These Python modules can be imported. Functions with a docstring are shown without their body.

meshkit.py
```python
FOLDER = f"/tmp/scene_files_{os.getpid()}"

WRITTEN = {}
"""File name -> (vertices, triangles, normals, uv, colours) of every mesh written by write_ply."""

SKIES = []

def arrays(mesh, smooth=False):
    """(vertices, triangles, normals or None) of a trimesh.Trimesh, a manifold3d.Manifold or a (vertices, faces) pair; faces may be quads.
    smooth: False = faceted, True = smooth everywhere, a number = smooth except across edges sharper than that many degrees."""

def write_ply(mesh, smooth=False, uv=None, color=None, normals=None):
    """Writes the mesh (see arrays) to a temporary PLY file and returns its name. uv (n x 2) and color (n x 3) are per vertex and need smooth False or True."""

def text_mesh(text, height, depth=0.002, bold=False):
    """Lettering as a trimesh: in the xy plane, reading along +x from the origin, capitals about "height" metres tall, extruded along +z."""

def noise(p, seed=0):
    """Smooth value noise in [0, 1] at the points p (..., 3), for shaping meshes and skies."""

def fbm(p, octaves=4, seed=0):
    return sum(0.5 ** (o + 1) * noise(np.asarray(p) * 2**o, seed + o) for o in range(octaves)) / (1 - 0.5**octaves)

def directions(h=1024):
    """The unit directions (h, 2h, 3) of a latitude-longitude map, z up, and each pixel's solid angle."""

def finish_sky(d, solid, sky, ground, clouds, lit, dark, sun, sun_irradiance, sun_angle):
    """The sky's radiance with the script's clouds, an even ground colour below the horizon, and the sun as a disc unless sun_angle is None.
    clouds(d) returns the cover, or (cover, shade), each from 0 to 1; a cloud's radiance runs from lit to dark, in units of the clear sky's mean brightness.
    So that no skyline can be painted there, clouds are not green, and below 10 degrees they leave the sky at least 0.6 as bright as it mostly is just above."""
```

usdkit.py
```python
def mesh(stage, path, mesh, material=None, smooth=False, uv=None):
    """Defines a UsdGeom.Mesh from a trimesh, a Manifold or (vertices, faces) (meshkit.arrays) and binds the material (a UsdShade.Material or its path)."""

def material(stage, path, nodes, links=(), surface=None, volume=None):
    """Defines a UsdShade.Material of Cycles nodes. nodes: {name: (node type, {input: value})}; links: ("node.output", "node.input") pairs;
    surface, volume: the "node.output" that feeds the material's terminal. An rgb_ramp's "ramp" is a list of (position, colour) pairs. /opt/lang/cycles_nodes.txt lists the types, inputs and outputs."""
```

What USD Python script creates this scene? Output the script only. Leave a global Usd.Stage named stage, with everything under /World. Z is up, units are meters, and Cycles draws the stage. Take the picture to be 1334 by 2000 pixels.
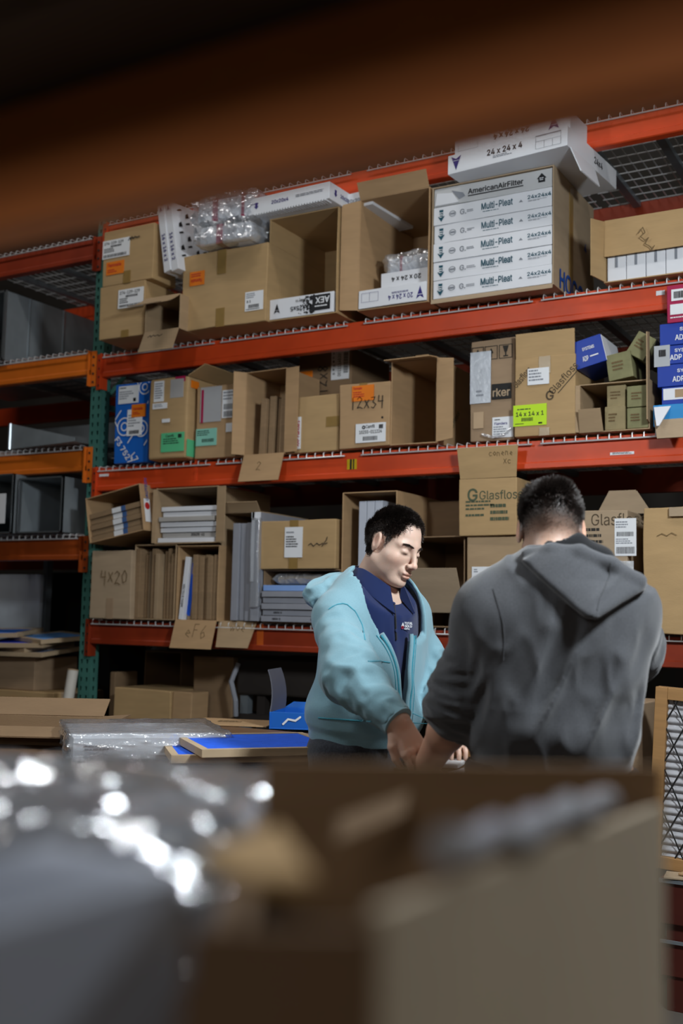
import math, random
import numpy as np, trimesh, manifold3d, usdkit, meshkit
from shapely.geometry import Polygon, LineString, box as sbox
from shapely.ops import unary_union
from pxr import Usd, UsdGeom, UsdLux, UsdShade, Gf, Sdf, Vt

stage = Usd.Stage.CreateInMemory()
UsdGeom.Xform.Define(stage, '/World')
UsdGeom.Scope.Define(stage, '/World/Looks')
rng = np.random.default_rng(7)
random.seed(7)

# ------------------------------------------------------------------ camera (world: x along the racks, y into the far rack, z up)
FPX, EYE = 2130.0, 1.36
RC = np.array([[0.86611826, 0.49934726, 0.02216908], [-0.02881594, 0.09416162, -0.9951398], [-0.49900782, 0.86126993, 0.09594426]])  # rows: right, down, forward
cam = UsdGeom.Camera.Define(stage, '/World/camera')
M4 = np.eye(4)
M4[0, :3], M4[1, :3], M4[2, :3], M4[3, :3] = RC[0], -RC[1], -RC[2], (0, 0, EYE)
cam.AddTransformOp().Set(Gf.Matrix4d(*M4.ravel().tolist()))
cam.CreateHorizontalApertureAttr(24.0)
cam.CreateVerticalApertureAttr(36.0)
cam.CreateFocalLengthAttr(24.0 * FPX / 1334)
cam.CreateFStopAttr(2.3)
cam.CreateFocusDistanceAttr(3.7)
cam.CreateClippingRangeAttr(Gf.Vec2f(0.02, 200))
cam.CreateExposureAttr(0.0)


def ray(px, py):
    return RC.T @ np.array([px - 667.0, py - 1000.0, FPX])


def at(px, py, Y=None, Z=None, d=None):
    """The point of the place seen at a pixel, on the plane y=Y or z=Z, or at the distance d along the view."""
    r = ray(px, py)
    t = Y / r[1] if Y is not None else (Z - EYE) / r[2] if Z is not None else d / FPX
    return r * t + np.array([0, 0, EYE])


# ------------------------------------------------------------------ lights
def rect_light(name, loc, rot, w, h, inten, col=(1, 1, 1)):
    l = UsdLux.RectLight.Define(stage, '/World/' + name)
    l.AddTranslateOp().Set(Gf.Vec3d(*loc)); l.AddRotateXYZOp().Set(Gf.Vec3f(*rot))
    l.CreateWidthAttr(w); l.CreateHeightAttr(h); l.CreateIntensityAttr(inten); l.CreateColorAttr(Gf.Vec3f(*col))
    return l


def aimed(name, loc, target, size, inten, col=(1, 1, 1)):
    l = UsdLux.RectLight.Define(stage, '/World/' + name)
    loc, target = np.array(loc, float), np.array(target, float)
    z = loc - target; z /= np.linalg.norm(z)
    x = np.cross([0, 0, 1], z); x /= np.linalg.norm(x); y = np.cross(z, x)
    m = np.eye(4); m[0, :3], m[1, :3], m[2, :3], m[3, :3] = x, y, z, loc
    l.AddTransformOp().Set(Gf.Matrix4d(*m.ravel().tolist()))
    l.CreateWidthAttr(size); l.CreateHeightAttr(size); l.CreateIntensityAttr(inten); l.CreateColorAttr(Gf.Vec3f(*col))
    return l


# high-bay lamps along the aisle, and one over the next aisle behind the camera
for k, (lx, ly, li) in enumerate([(-5.6, 2.9, 29), (-2.4, 2.9, 26), (0.8, 2.9, 27)]):
    rect_light('aisle_lamp_light_%d' % k, (lx, ly, 6.2), (0, 0, 0), 1.2, 0.35, li, (1.0, 0.965, 0.92))
# a lamp low in the next aisle, behind the camera
aimed('next_aisle_light', (1.2, -3.4, 2.9), (-0.4, 0.6, 1.5), 0.9, 12.0, (1.0, 0.90, 0.80))
# the photographer's flash heads
aimed('flash_light', (0.35, 2.20, 2.85), (-1.15, 2.75, 1.40), 0.36, 215, (0.90, 0.96, 1.0))
aimed('flash_light_left', (-2.7, 1.35, 3.1), (-1.2, 2.7, 1.3), 0.3, 95, (0.92, 0.97, 1.0))
dome = UsdLux.DomeLight.Define(stage, '/World/sky')
dome.CreateIntensityAttr(0.02)
dome.CreateColorAttr(Gf.Vec3f(0.9, 0.95, 1.0))

# ------------------------------------------------------------------ materials
MATS = {}


def lin(c):
    if isinstance(c, str):
        c = tuple(int(c[i:i + 2], 16) / 255 for i in (0, 2, 4))
    return tuple(x / 12.92 if x <= 0.04045 else ((x + 0.055) / 1.055) ** 2.4 for x in c)


def mat(name, col, rough=0.6, var=0.12, scale=6.0, bump=0.0, bscale=120.0, metal=0.0, spec=0.4, stretch=(1, 1, 1), sheen=0.0, alpha=1.0, coat=0.0):
    if name in MATS:
        return MATS[name]
    c = lin(col)
    n = {'g': ('texture_coordinate', {}), 'mp': ('mapping', {'scale': stretch}),
         'nz': ('noise_texture', {'scale': scale, 'detail': 4.0, 'roughness': 0.6}),
         'rp': ('rgb_ramp', {'ramp': [(0.25, tuple(x * (1 - var) for x in c)), (0.75, tuple(min(1, x * (1 + var)) for x in c))]}),
         'p': ('principled_bsdf', {'roughness': rough, 'metallic': metal, 'specular_ior_level': spec, 'sheen_weight': sheen, 'alpha': alpha, 'coat_weight': coat})}
    l = [('g.object', 'mp.vector'), ('mp.vector', 'nz.vector'), ('nz.fac', 'rp.fac'), ('rp.color', 'p.base_color')]
    if bump:
        n['bn'] = ('noise_texture', {'scale': bscale, 'detail': 3.0})
        n['bm'] = ('bump', {'strength': bump, 'distance': 0.004})
        l += [('mp.vector', 'bn.vector'), ('bn.fac', 'bm.height'), ('bm.normal', 'p.normal')]
    MATS[name] = usdkit.material(stage, '/World/Looks/' + name, n, l, surface='p.BSDF')
    return MATS[name]


KR = {}
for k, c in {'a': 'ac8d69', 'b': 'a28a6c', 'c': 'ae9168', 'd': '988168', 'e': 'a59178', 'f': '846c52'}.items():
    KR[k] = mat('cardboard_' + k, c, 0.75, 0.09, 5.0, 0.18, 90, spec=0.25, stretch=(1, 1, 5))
WHITE = mat('white_board', 'd9dce2', 0.55, 0.04, 4)
PAPER = mat('label_paper', 'dfe2e6', 0.5, 0.03, 5)
INK = mat('black_ink', '17181c', 0.6, 0.1)
PENCIL = mat('marker_ink', '2a2622', 0.7, 0.2)
FAINT = mat('faint_ink', '6a5638', 0.8, 0.2)
PURPLE = mat('violet_ink', '2b2470', 0.6, 0.1)
TEALINK = mat('teal_ink', '0d4a5c', 0.6, 0.1)
BLUEINK = mat('blue_ink', '1d4a9a', 0.6, 0.1)
LOGOINK = mat('printed_green_ink', '4b5440', 0.8, 0.2)
LOGODARK = mat('printed_brown_ink', '4c3f2f', 0.8, 0.2)
GREENINK = mat('green_ink', '20392c', 0.7, 0.1)
REDINK = mat('red_ink', 'b02020', 0.6, 0.1)
GREYINK = mat('grey_ink', '80858e', 0.6, 0.1)
ORANGE_L = mat('orange_label', 'e07818', 0.5, 0.06)
GREEN_L = mat('green_label', '58b884', 0.5, 0.06)
MINT_L = mat('mint_label', '86c4b4', 0.5, 0.06)
LIME_L = mat('lime_label', 'b8e018', 0.5, 0.04)
TAPE = mat('packing_tape', '8d7242', 0.3, 0.1, 20, spec=0.6)
BLUE_C = mat('blue_board', '1560bc', 0.5, 0.06)
NAVY_C = mat('navy_board', '173a9c', 0.45, 0.06)
SKYBLUE = mat('light_blue_board', '2a86c4', 0.5, 0.08)
MAGENTA = mat('magenta_board', 'a01848', 0.5, 0.06)
OLIVE_C = mat('olive_board', '7c7a56', 0.7, 0.2, 14)
MEDIA = mat('blue_filter_media', '1f5fe0', 0.8, 0.12, 30, 0.4, 300)
GREYF = mat('grey_frame_board', '8c8f98', 0.6, 0.08, 12)
BROWNF = mat('brown_frame_board', '8a7256', 0.75, 0.14, 14, stretch=(1, 1, 4))
TANF = mat('tan_frame_board', 'b8a284', 0.7, 0.08, 10)
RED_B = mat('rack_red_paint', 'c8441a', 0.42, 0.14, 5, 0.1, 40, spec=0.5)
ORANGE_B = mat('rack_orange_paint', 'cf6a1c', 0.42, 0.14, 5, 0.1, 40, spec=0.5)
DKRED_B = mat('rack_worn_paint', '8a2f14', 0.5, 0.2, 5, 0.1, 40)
GREEN_P = mat('rack_green_paint', '3f6f66', 0.45, 0.14, 8, 0.1, 60)
GALV = mat('galvanised_wire', 'd6d8da', 0.35, 0.06, 30, metal=0.35)
GALVD = mat('galvanised_channel', '8b949b', 0.4, 0.15, 12, metal=0.6)
DUCT = mat('duct_sheet_metal', '9aa3a9', 0.42, 0.25, 3, 0.15, 12, metal=0.45)
DUCT_D = mat('duct_edge_metal', 'c3ccd2', 0.3, 0.1, 8, metal=0.9)
WOOD = mat('pale_wood', '9a7448', 0.6, 0.16, 4, stretch=(1, 12, 12))
DARKBOX = mat('dark_equipment_paint', '2a2522', 0.6, 0.2, 5)
BLACKISH = mat('black_panel', '1c1b1b', 0.7, 0.2, 3)
YELLOW_T = mat('yellow_tape', 'c8a81a', 0.4, 0.05)


def clear_film(name, tint=(0.93, 0.95, 0.97), milky=0.22, rough=0.12):
    """Thin clear plastic: lets most light through, shines at the folds."""
    n = {'tr': ('transparent_bsdf', {'color': tint}), 'gl': ('glossy_bsdf', {'color': (0.95, 0.97, 1.0), 'roughness': rough}),
         'df': ('diffuse_bsdf', {'color': (0.75, 0.77, 0.8)}), 'lw': ('layer_weight', {'blend': 0.35}),
         'm1': ('mix_closure', {'fac': milky}), 'm2': ('mix_closure', {}), 'mu': ('math', {'math_type': 'multiply_add', 'value2': 0.75, 'value3': 0.10}),
         'nz': ('noise_texture', {'scale': 35.0, 'detail': 3.0}), 'tc': ('texture_coordinate', {}), 'bm': ('bump', {'strength': 0.8, 'distance': 0.01})}
    return usdkit.material(stage, '/World/Looks/' + name, n, [
        ('tc.object', 'nz.vector'), ('nz.fac', 'bm.height'), ('bm.normal', 'gl.normal'), ('tr.BSDF', 'm1.closure1'), ('df.BSDF', 'm1.closure2'),
        ('lw.facing', 'mu.value1'), ('mu.value', 'm2.fac'), ('m1.closure', 'm2.closure1'), ('gl.BSDF', 'm2.closure2')], surface='m2.closure')


FILM = clear_film('clear_film')
POUCH = clear_film('pouch_film', milky=0.55, rough=0.25)

# ------------------------------------------------------------------ prim helpers
USED = {}


def numbered(parent, name):
    k = (parent, name)
    n = USED.get(k, 0)
    USED[k] = n + 1
    return '%s/%s' % (parent, name if n == 0 else '%s_%03d' % (name, n))


def tag(prim, label=None, cat=None, group=None, kind=None):
    for k, v in (('label', label), ('category', cat), ('group', group), ('kind', kind)):
        if v:
            prim.SetCustomDataByKey(k, v)
    return prim


def thing(name, label, cat, T=None, group=None, kind=None):
    x = UsdGeom.Xform.Define(stage, numbered('/World', name))
    if T is not None:
        x.AddTransformOp().Set(Gf.Matrix4d(*np.asarray(T, float).T.ravel().tolist()))
    return tag(x.GetPrim(), label, cat, group, kind)


def part(name, mesh, m, parent=None, smooth=25, label=None):
    base = '/World' if parent is None else str(parent.GetPath())
    p = usdkit.mesh(stage, numbered(base, name), mesh, m, smooth=smooth).GetPrim()
    if label:
        p.SetCustomDataByKey('label', label)
    return p


def solo(name, mesh, m, label, cat, group=None, kind=None, smooth=25):
    return tag(part(name, mesh, m, None, smooth), label, cat, group, kind)


def struct(name, mesh, m, smooth=False):
    return tag(part(name, mesh, m, None, smooth), kind='structure')


def TR(x=0, y=0, z=0, rz=0, rx=0, ry=0):
    """rx, ry, rz in degrees: about y first, then x, then z."""
    m = trimesh.transformations.euler_matrix(math.radians(ry), math.radians(rx), math.radians(rz), 'syxz') if (rx or ry or rz) else np.eye(4)
    m = np.array(m); m[:3, 3] = (x, y, z)
    return m


# ------------------------------------------------------------------ mesh helpers
def cat(ms):
    return trimesh.util.concatenate(ms)


def bx(x0, x1, y0, y1, z0, z1):
    m = trimesh.creation.box((abs(x1 - x0), abs(y1 - y0), abs(z1 - z0)))
    m.apply_translation(((x0 + x1) / 2, (y0 + y1) / 2, (z0 + z1) / 2))
    return m


def rbox(L, r=0.004, n=1, warp=0.0, seed=0, off=(0, 0, 0)):
    """A box from 0 to L with rounded edges, its faces in n strips, bulged a little by smooth noise."""
    L = np.asarray(L, float)
    r = min(r, L.min() * 0.45)
    g = [np.r_[0, r * 0.35, np.linspace(r, l - r, n + 1), l - r * 0.35, l] for l in L]
    V, Fc, base = [], [], 0
    for ax in range(3):
        u, w = (ax + 1) % 3, (ax + 2) % 3
        U, W = np.meshgrid(g[u], g[w], indexing='ij')
        for side in (0, 1):
            P = np.zeros(U.shape + (3,))
            P[..., u], P[..., w], P[..., ax] = U, W, L[ax] * side
            V.append(P.reshape(-1, 3))
            i = np.arange(U.size).reshape(U.shape)
            q = np.stack([i[:-1, :-1], i[1:, :-1], i[1:, 1:], i[:-1, 1:]], -1).reshape(-1, 4) + base
            if not side:
                q = q[:, ::-1]
            Fc.append(q)
            base += U.size
    V, Fc = np.vstack(V), np.vstack(Fc)
    q = np.clip(V, r, L - r)
    d = V - q
    ln = np.linalg.norm(d, axis=1, keepdims=True)
    V = np.where(ln > 1e-9, q + d / np.maximum(ln, 1e-9) * r, V)
    if warp:
        for k in range(3):
            V[:, k] += warp * 2 * (meshkit.noise(V * 4.5 + 17.3 * k + seed * 3.1, seed) - 0.5)
    m = trimesh.Trimesh(V + np.asarray(off), np.vstack([Fc[:, :3], Fc[:, [0, 2, 3]]]), process=False)
    m.merge_vertices(digits_vertex=6)
    return m


def rod(pts, r, n=6):
    """A tube along a polyline."""
    pts = np.asarray(pts, float)
    t = np.gradient(pts, axis=0)
    t /= np.maximum(np.linalg.norm(t, axis=1, keepdims=True), 1e-9)
    up = np.array([0, 0, 1.0]) if abs(t[0][2]) < 0.9 else np.array([1.0, 0, 0])
    rr = np.broadcast_to(np.asarray(r, float), (len(pts),))
    V = []
    for p, d, q in zip(pts, t, rr):
        a = np.cross(d, up); a /= max(np.linalg.norm(a), 1e-9); b = np.cross(d, a)
        up = -b if np.dot(-b, up) > 0 else b
        th = np.arange(n) * 2 * np.pi / n
        V.append(p + q * (np.cos(th)[:, None] * a + np.sin(th)[:, None] * b))
    V = np.vstack(V)
    F_ = []
    for i in range(len(pts) - 1):
        for j in range(n):
            a, b = i * n + j, i * n + (j + 1) % n
            F_ += [(a, b, b + n), (a, b + n, a + n)]
    c0, c1 = len(V), len(V) + 1
    V = np.vstack([V, pts[0], pts[-1]])
    e = (len(pts) - 1) * n
    for j in range(n):
        F_ += [(c0, (j + 1) % n, j), (c1, e + j, e + (j + 1) % n)]
    m = trimesh.Trimesh(V, F_, process=False)
    trimesh.repair.fix_normals(m)
    return m


def extrude(poly, h):
    gs = [g for g in getattr(poly, 'geoms', [poly]) if g.area > 1e-9]
    return cat([trimesh.creation.extrude_polygon(g, h, engine='earcut') for g in gs])


_txt = {}


def text(s, h, bold=False, depth=0.0006, w=None):
    k = (s, bold)
    if k not in _txt:
        _txt[k] = meshkit.text_mesh(s, 0.05, 0.0006, bold)
    m = _txt[k].copy()
    b = m.bounds
    m.apply_translation((-b[0][0], -b[0][1], 0))
    sx = w / (b[1][0] - b[0][0]) if w else h / 0.05
    m.apply_scale((sx, h / 0.05, depth / 0.0006))
    return m


def strokes(paths, width, depth=0.0006):
    """Handwriting: polylines drawn with a pen of the given width."""
    return extrude(unary_union([LineString(p).buffer(width / 2, 3) for p in paths]), depth)


def barcode(w, h, seed=1, depth=0.0006):
    r = np.random.default_rng(seed)
    x, ms = 0.0, []
    while x < w * 0.97:
        a = w * r.uniform(0.012, 0.035)
        ms.append(bx(x, min(w, x + a), 0, h, 0, depth))
        x += a + w * r.uniform(0.012, 0.03)
    return cat(ms)


def lines(w, h, n, seed=1, depth=0.0006, fill=0.5):
    """Rows of small print too small to read."""
    r = np.random.default_rng(seed)
    ms = []
    for i in range(n):
        y = h * (1 - (i + 0.5) / n)
        x = 0.0
        L = w * r.uniform(0.5, 1)
        while x < L:
            a = min(w * r.uniform(0.05, 0.2), L - x)
            if a > 0.002:
                ms.append(bx(x, x + a, y, y + h / n * fill, 0, depth))
            x += a + w * 0.025
    return cat(ms)


def mv(m, x=0, y=0, z=0, rot=0, flip=False):
    m = m.copy()
    if flip:
        c = m.bounds.mean(0)
        m.apply_transform(trimesh.transformations.rotation_matrix(math.pi, [0, 0, 1], c))
    if rot:
        m.apply_transform(trimesh.transformations.rotation_matrix(math.radians(rot), [0, 0, 1]))
    m.apply_translation((x, y, z))
    return m


FACE = {  # a face's (u, v, normal) in a box's own axes: origin at the corner the map starts from
    'front': (lambda L: (0, 0, 0), (1, 0, 0), (0, 0, 1)), 'right': (lambda L: (L[0], 0, 0), (0, 1, 0), (0, 0, 1)),
    'left': (lambda L: (0, L[1], 0), (0, -1, 0), (0, 0, 1)), 'top': (lambda L: (0, 0, L[2]), (1, 0, 0), (0, 1, 0)),
    'inner': (lambda L: (0, L[1] - 0.006, 0), (1, 0, 0), (0, 0, 1))}


class Slab:
    """A boxy thing: its frame has x along the front, y into the depth, z up, origin at the front left bottom corner."""

    def __init__(self, name, label, catg, L, T, group=None):
        self.L, self.T = np.array(L, float), np.asarray(T, float)
        self.prim = thing(name, label, catg, T, group)

    def face(self, f):
        o, u, v = FACE[f]
        o, u, v = np.array(o(self.L), float), np.array(u, float), np.array(v, float)
        m = np.eye(4); m[:3, 0], m[:3, 1], m[:3, 2], m[:3, 3] = u, v, np.cross(u, v), o
        return m

    def uv(self, px, py, f='front'):
        """Where the line of sight through a pixel meets the face, in the face's own (u, v)."""
        W = self.T @ self.face(f)
        n, o = W[:3, 2], W[:3, 3]
        r = ray(px, py)
        e = np.array([0, 0, EYE])
        p = e + r * (np.dot(o - e, n) / np.dot(r, n))
        return (np.linalg.inv(W) @ np.r_[p, 1])[:2]

    def put(self, name, mesh, m, f='front', lift=0.0015, parent=None, label=None):
        mesh = mesh.copy()
        mesh.apply_translation((0, 0, lift))
        mesh.apply_transform(self.face(f))
        return part(name, mesh, m, parent or self.prim, False, label)

    def sticker(self, rect, col, prints=(), f='front', name='label', lift=0.004, label=None, warp=0.0):
        """A paper label over the pixel rectangle (left, top, right, bottom) of the face; prints: (mesh builder, material) in label axes."""
        a, b = self.uv(rect[0], rect[3], f), self.uv(rect[2], rect[1], f)
        # heights follow the label's own left edge so that it stays a rectangle on the face
        w, h = abs(b[0] - a[0]), abs(self.uv(rect[0], rect[1], f)[1] - a[1])
        a = np.minimum(a, b)
        s = self.put(name, mv(bx(0, w, 0, h, -0.003, 0.0006), a[0], a[1]), col, f, lift, label=label)
        for fn, m in prints:
            self.put('print', mv(fn(w, h), a[0], a[1]), m, f, lift + 0.0006, s)
        return s


def txt_in(s, x, y, h, bold=False, flip=False, rot=0, maxw=None):
    def f(w, H):
        m = text(s, h * H, bold)
        if rot:
            m = mv(m, rot=rot); b = m.bounds; m.apply_translation((-b[0][0], -b[0][1], 0))
        if maxw and m.extents[0] > maxw * w:
            m.apply_scale((maxw * w / m.extents[0], 1, 1))
        return mv(m, x * w, y * H, flip=flip)
    return f


def bar_in(x, y, ww, hh, seed=1):
    return lambda w, H: mv(barcode(ww * w, hh * H, seed), x * w, y * H)


def lin_in(x, y, ww, hh, n, seed=1):
    return lambda w, H: mv(lines(ww * w, hh * H, n, seed), x * w, y * H)


def ship_label(seed, big=None):
    out = [(lin_in(.06, .58, .6, .34, 4, seed), GREYINK), (bar_in(.08, .1, .8, .2, seed), INK), (lin_in(.06, .36, .8, .16, 2, seed + 5), INK)]
    if big:
        out[0] = (txt_in(big, .06, .78, .14, True, maxw=.8), INK)
    return out


# ------------------------------------------------------------------ cartons
def flap_mesh(p0, p1, d, length, inset=0.004, taper=0.02, t=0.005, curl=0.0, n=6):
    """A hinged board from the edge p0-p1 out along d; curl (radians) bends it on along its length."""
    p0, p1, d = (np.asarray(x, float) for x in (p0, p1, d))
    e = p1 - p0; w = np.linalg.norm(e); e /= w
    d = d / np.linalg.norm(d); nrm = np.cross(e, d)
    V, F_ = [], []
    pos, ang = np.zeros(3), 0.0
    for i in range(n + 1):
        s = i / n
        ins = inset + taper * s
        dd = d * math.cos(ang) + nrm * math.sin(ang)
        nn = np.cross(e, dd)
        a, b = p0 + e * ins + pos, p1 - e * ins + pos
        V += [a - nn * t / 2, b - nn * t / 2, b + nn * t / 2, a + nn * t / 2]
        pos = pos + dd * length / n
        ang += curl / n
    for i in range(n):
        o = 4 * i
        for k in range(4):
            a, b = o + k, o + (k + 1) % 4
            F_ += [(a, b, b + 4), (a, b + 4, a + 4)]
    e0 = 4 * n
    F_ += [(0, 2, 1), (0, 3, 2), (e0, e0 + 1, e0 + 2), (e0, e0 + 2, e0 + 3)]
    m = trimesh.Trimesh(V, F_, process=False)
    trimesh.repair.fix_normals(m)
    return m


def shell_mesh(L, open_face, t=0.006, seed=0, warp=0.0025):
    """Five boards of a carton open at one face ('front' or 'top')."""
    w, d, h = L
    n = 3
    P = {'left': ((t, d, h), (0, 0, 0)), 'right': ((t, d, h), (w - t, 0, 0)), 'bottom': ((w, d, t), (0, 0, 0)),
         'top': ((w, d, t), (0, 0, h - t)), 'front': ((w, t, h), (0, 0, 0)), 'back': ((w, t, h), (0, d - t, 0))}
    return cat([rbox(a, 0.0022, n, warp, seed + i, b) for i, (k, (a, b)) in enumerate(P.items()) if k != open_face])


HINGE = {'front': {'top': (lambda L: ((0, 0, L[2]), (L[0], 0, L[2])), (0, -1, 0), (0, 0, 1)), 'bottom': (lambda L: ((0, 0, 0.003), (L[0], 0, 0.003)), (0, -1, 0), (0, 0, -1)),
                   'left': (lambda L: ((0.003, 0, 0), (0.003, 0, L[2])), (0, -1, 0), (-1, 0, 0)), 'right': (lambda L: ((L[0] - 0.003, 0, 0), (L[0] - 0.003, 0, L[2])), (0, -1, 0), (1, 0, 0))},
         'top': {'front': (lambda L: ((0, 0.003, L[2]), (L[0], 0.003, L[2])), (0, 0, 1), (0, -1, 0)), 'back': (lambda L: ((0, L[1] - 0.003, L[2]), (L[0], L[1] - 0.003, L[2])), (0, 0, 1), (0, 1, 0)),
                 'left': (lambda L: ((0.003, 0, L[2]), (0.003, L[1], L[2])), (0, 0, 1), (-1, 0, 0)), 'right': (lambda L: ((L[0] - 0.003, 0, L[2]), (L[0] - 0.003, L[1], L[2])), (0, 0, 1), (1, 0, 0))}}


class Carton(Slab):
    def __init__(self, label, L, T, m='a', open=None, flaps=(), group=None, catg='cardboard box', name='cardboard_box', warp=0.004, r=0.006):
        super().__init__(name, label, catg, L, T, group)
        self.m = KR[m] if isinstance(m, str) else m
        seed = USED[('/World', name)]
        if open:
            part('body', shell_mesh(L, open, seed=seed), self.m, self.prim, 30)
        else:
            part('body', rbox(L, r, 5, warp, seed), self.m, self.prim, 40)
        self.open = open
        for f in flaps:
            self.flap(*f)

    def flap(self, side, length, ang, curl=0.0, taper=0.02, face=None):
        h, d0, d1 = HINGE[face or self.open][side]
        a = math.radians(ang)
        p0, p1 = h(self.L)
        d = math.cos(a) * np.array(d0) + math.sin(a) * np.array(d1)
        fp = part('flap', flap_mesh(p0, p1, d, length, taper=taper, curl=curl), self.m, self.prim, 25)
        e = np.subtract(p1, p0) / np.linalg.norm(np.subtract(p1, p0))
        F4 = np.eye(4)
        v = -d if side == 'bottom' else d
        F4[:3, 0], F4[:3, 1], F4[:3, 2] = e, v, np.cross(e, v)
        F4[:3, 3] = np.array(p0) + (d * length if side == 'bottom' else 0)
        self.flaps = getattr(self, 'flaps', {})
        self.flaps[side] = (F4, fp)
        return fp

    def flap_scrawl(self, side, paths, x, y, size, width=.004, m=PENCIL):
        F4, fp = self.flaps[side]
        g = mv(strokes([[(a * size, b * size) for a, b in p] for p in paths], width), x, y, .0032)
        g.apply_transform(F4)
        return part('handwriting', g, m, fp, False)

    def tape(self, u, v0, v1, w=0.05, f='front', horiz=False):
        m = bx(u - w / 2, u + w / 2, v0, v1, -0.003, 0.0005) if not horiz else bx(v0, v1, u - w / 2, u + w / 2, -0.003, 0.0005)
        return self.put('tape', m, TAPE, f, 0.0035)

    def write(self, s, px, py, h, m=INK, f='front', bold=False, rot=0, flip=False, w=None, lift=0.004, name='lettering'):
        u, v = self.uv(px, py, f)
        return self.put(name, mv(mv(text(s, h, bold, w=w), rot=rot), u, v, flip=flip), m, f, lift)

    def scrawl(self, paths, px, py, size, width=0.006, m=PENCIL, f='front', lift=0.004, rot=0):
        u, v = self.uv(px, py, f)
        g = strokes([[(x * size, y * size) for x, y in p] for p in paths], width)
        return self.put('handwriting', mv(mv(g, rot=rot), u, v), m, f, lift)


def front_box(l, b, r, t, Y=4.7, Z=None, depth=0.5, tx=None):
    """Size and placing of an upright box whose front face (on y=Y) covers the pixels l..r at the bottom edge b and reaches up to t at its left."""
    x0 = at(l, b, Y)[0]
    x1 = at(r, b, Y)[0]
    z0 = at(l, b, Y)[2] if Z is None else Z
    z1 = at(l if tx is None else tx, t, Y)[2]
    return (x1 - x0, depth, z1 - z0), TR(x0, Y, z0)


# digits as pen strokes on a unit square
PEN = {'1': [[(.3, 0), (.3, 1)]], '2': [[(.05, .8), (.25, 1), (.5, .8), (.05, .05), (.3, .12), (.55, 0)]], '4': [[(.1, 1), (.05, .5), (.5, .5)], [(.45, .95), (.4, -.1)]],
       'x': [[(.05, .1), (.5, .8)], [(.1, .8), (.5, .1)]], '0': [[(.3, 1), (.05, .6), (.15, .05), (.45, .2), (.5, .7), (.3, 1)]], '8': [[(.5, .85), (.2, 1), (.1, .75), (.45, .35), (.3, 0), (.05, .25), (.45, .7), (.5, .85)]],
       '3': [[(.05, .9), (.4, .95), (.2, .55), (.5, .3), (.25, 0), (.05, .1)]], '6': [[(.45, 1), (.1, .45), (.2, 0), (.5, .2), (.35, .5), (.1, .35)]], '/': [[(0, -.2), (.5, 1.1)]],
       'w': [[(0, .6), (.12, 0), (.3, .5), (.42, 0), (.6, .6)]], 'o': [[(.3, .6), (.05, .3), (.3, 0), (.5, .3), (.3, .6)]], 'n': [[(0, 0), (.05, .6), (.2, .55), (.35, .5), (.4, 0)]], 'e': [[(.05, .3), (.45, .35), (.25, .6), (.05, .25), (.4, .02)]], 'F': [[(.05, 0), (.1, 1), (.5, 1)], [(.08, .55), (.4, .55)]], 'c': [[(.5, .5), (.25, .6), (.05, .3), (.25, 0), (.5, .1)]]}


def pen(s):
    out = []
    for i, c in enumerate(s):
        for p in PEN.get(c, []):
            out.append([(x + i * .68, y + .06 * math.sin(i * 2.1)) for x, y in p])
    return out

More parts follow.
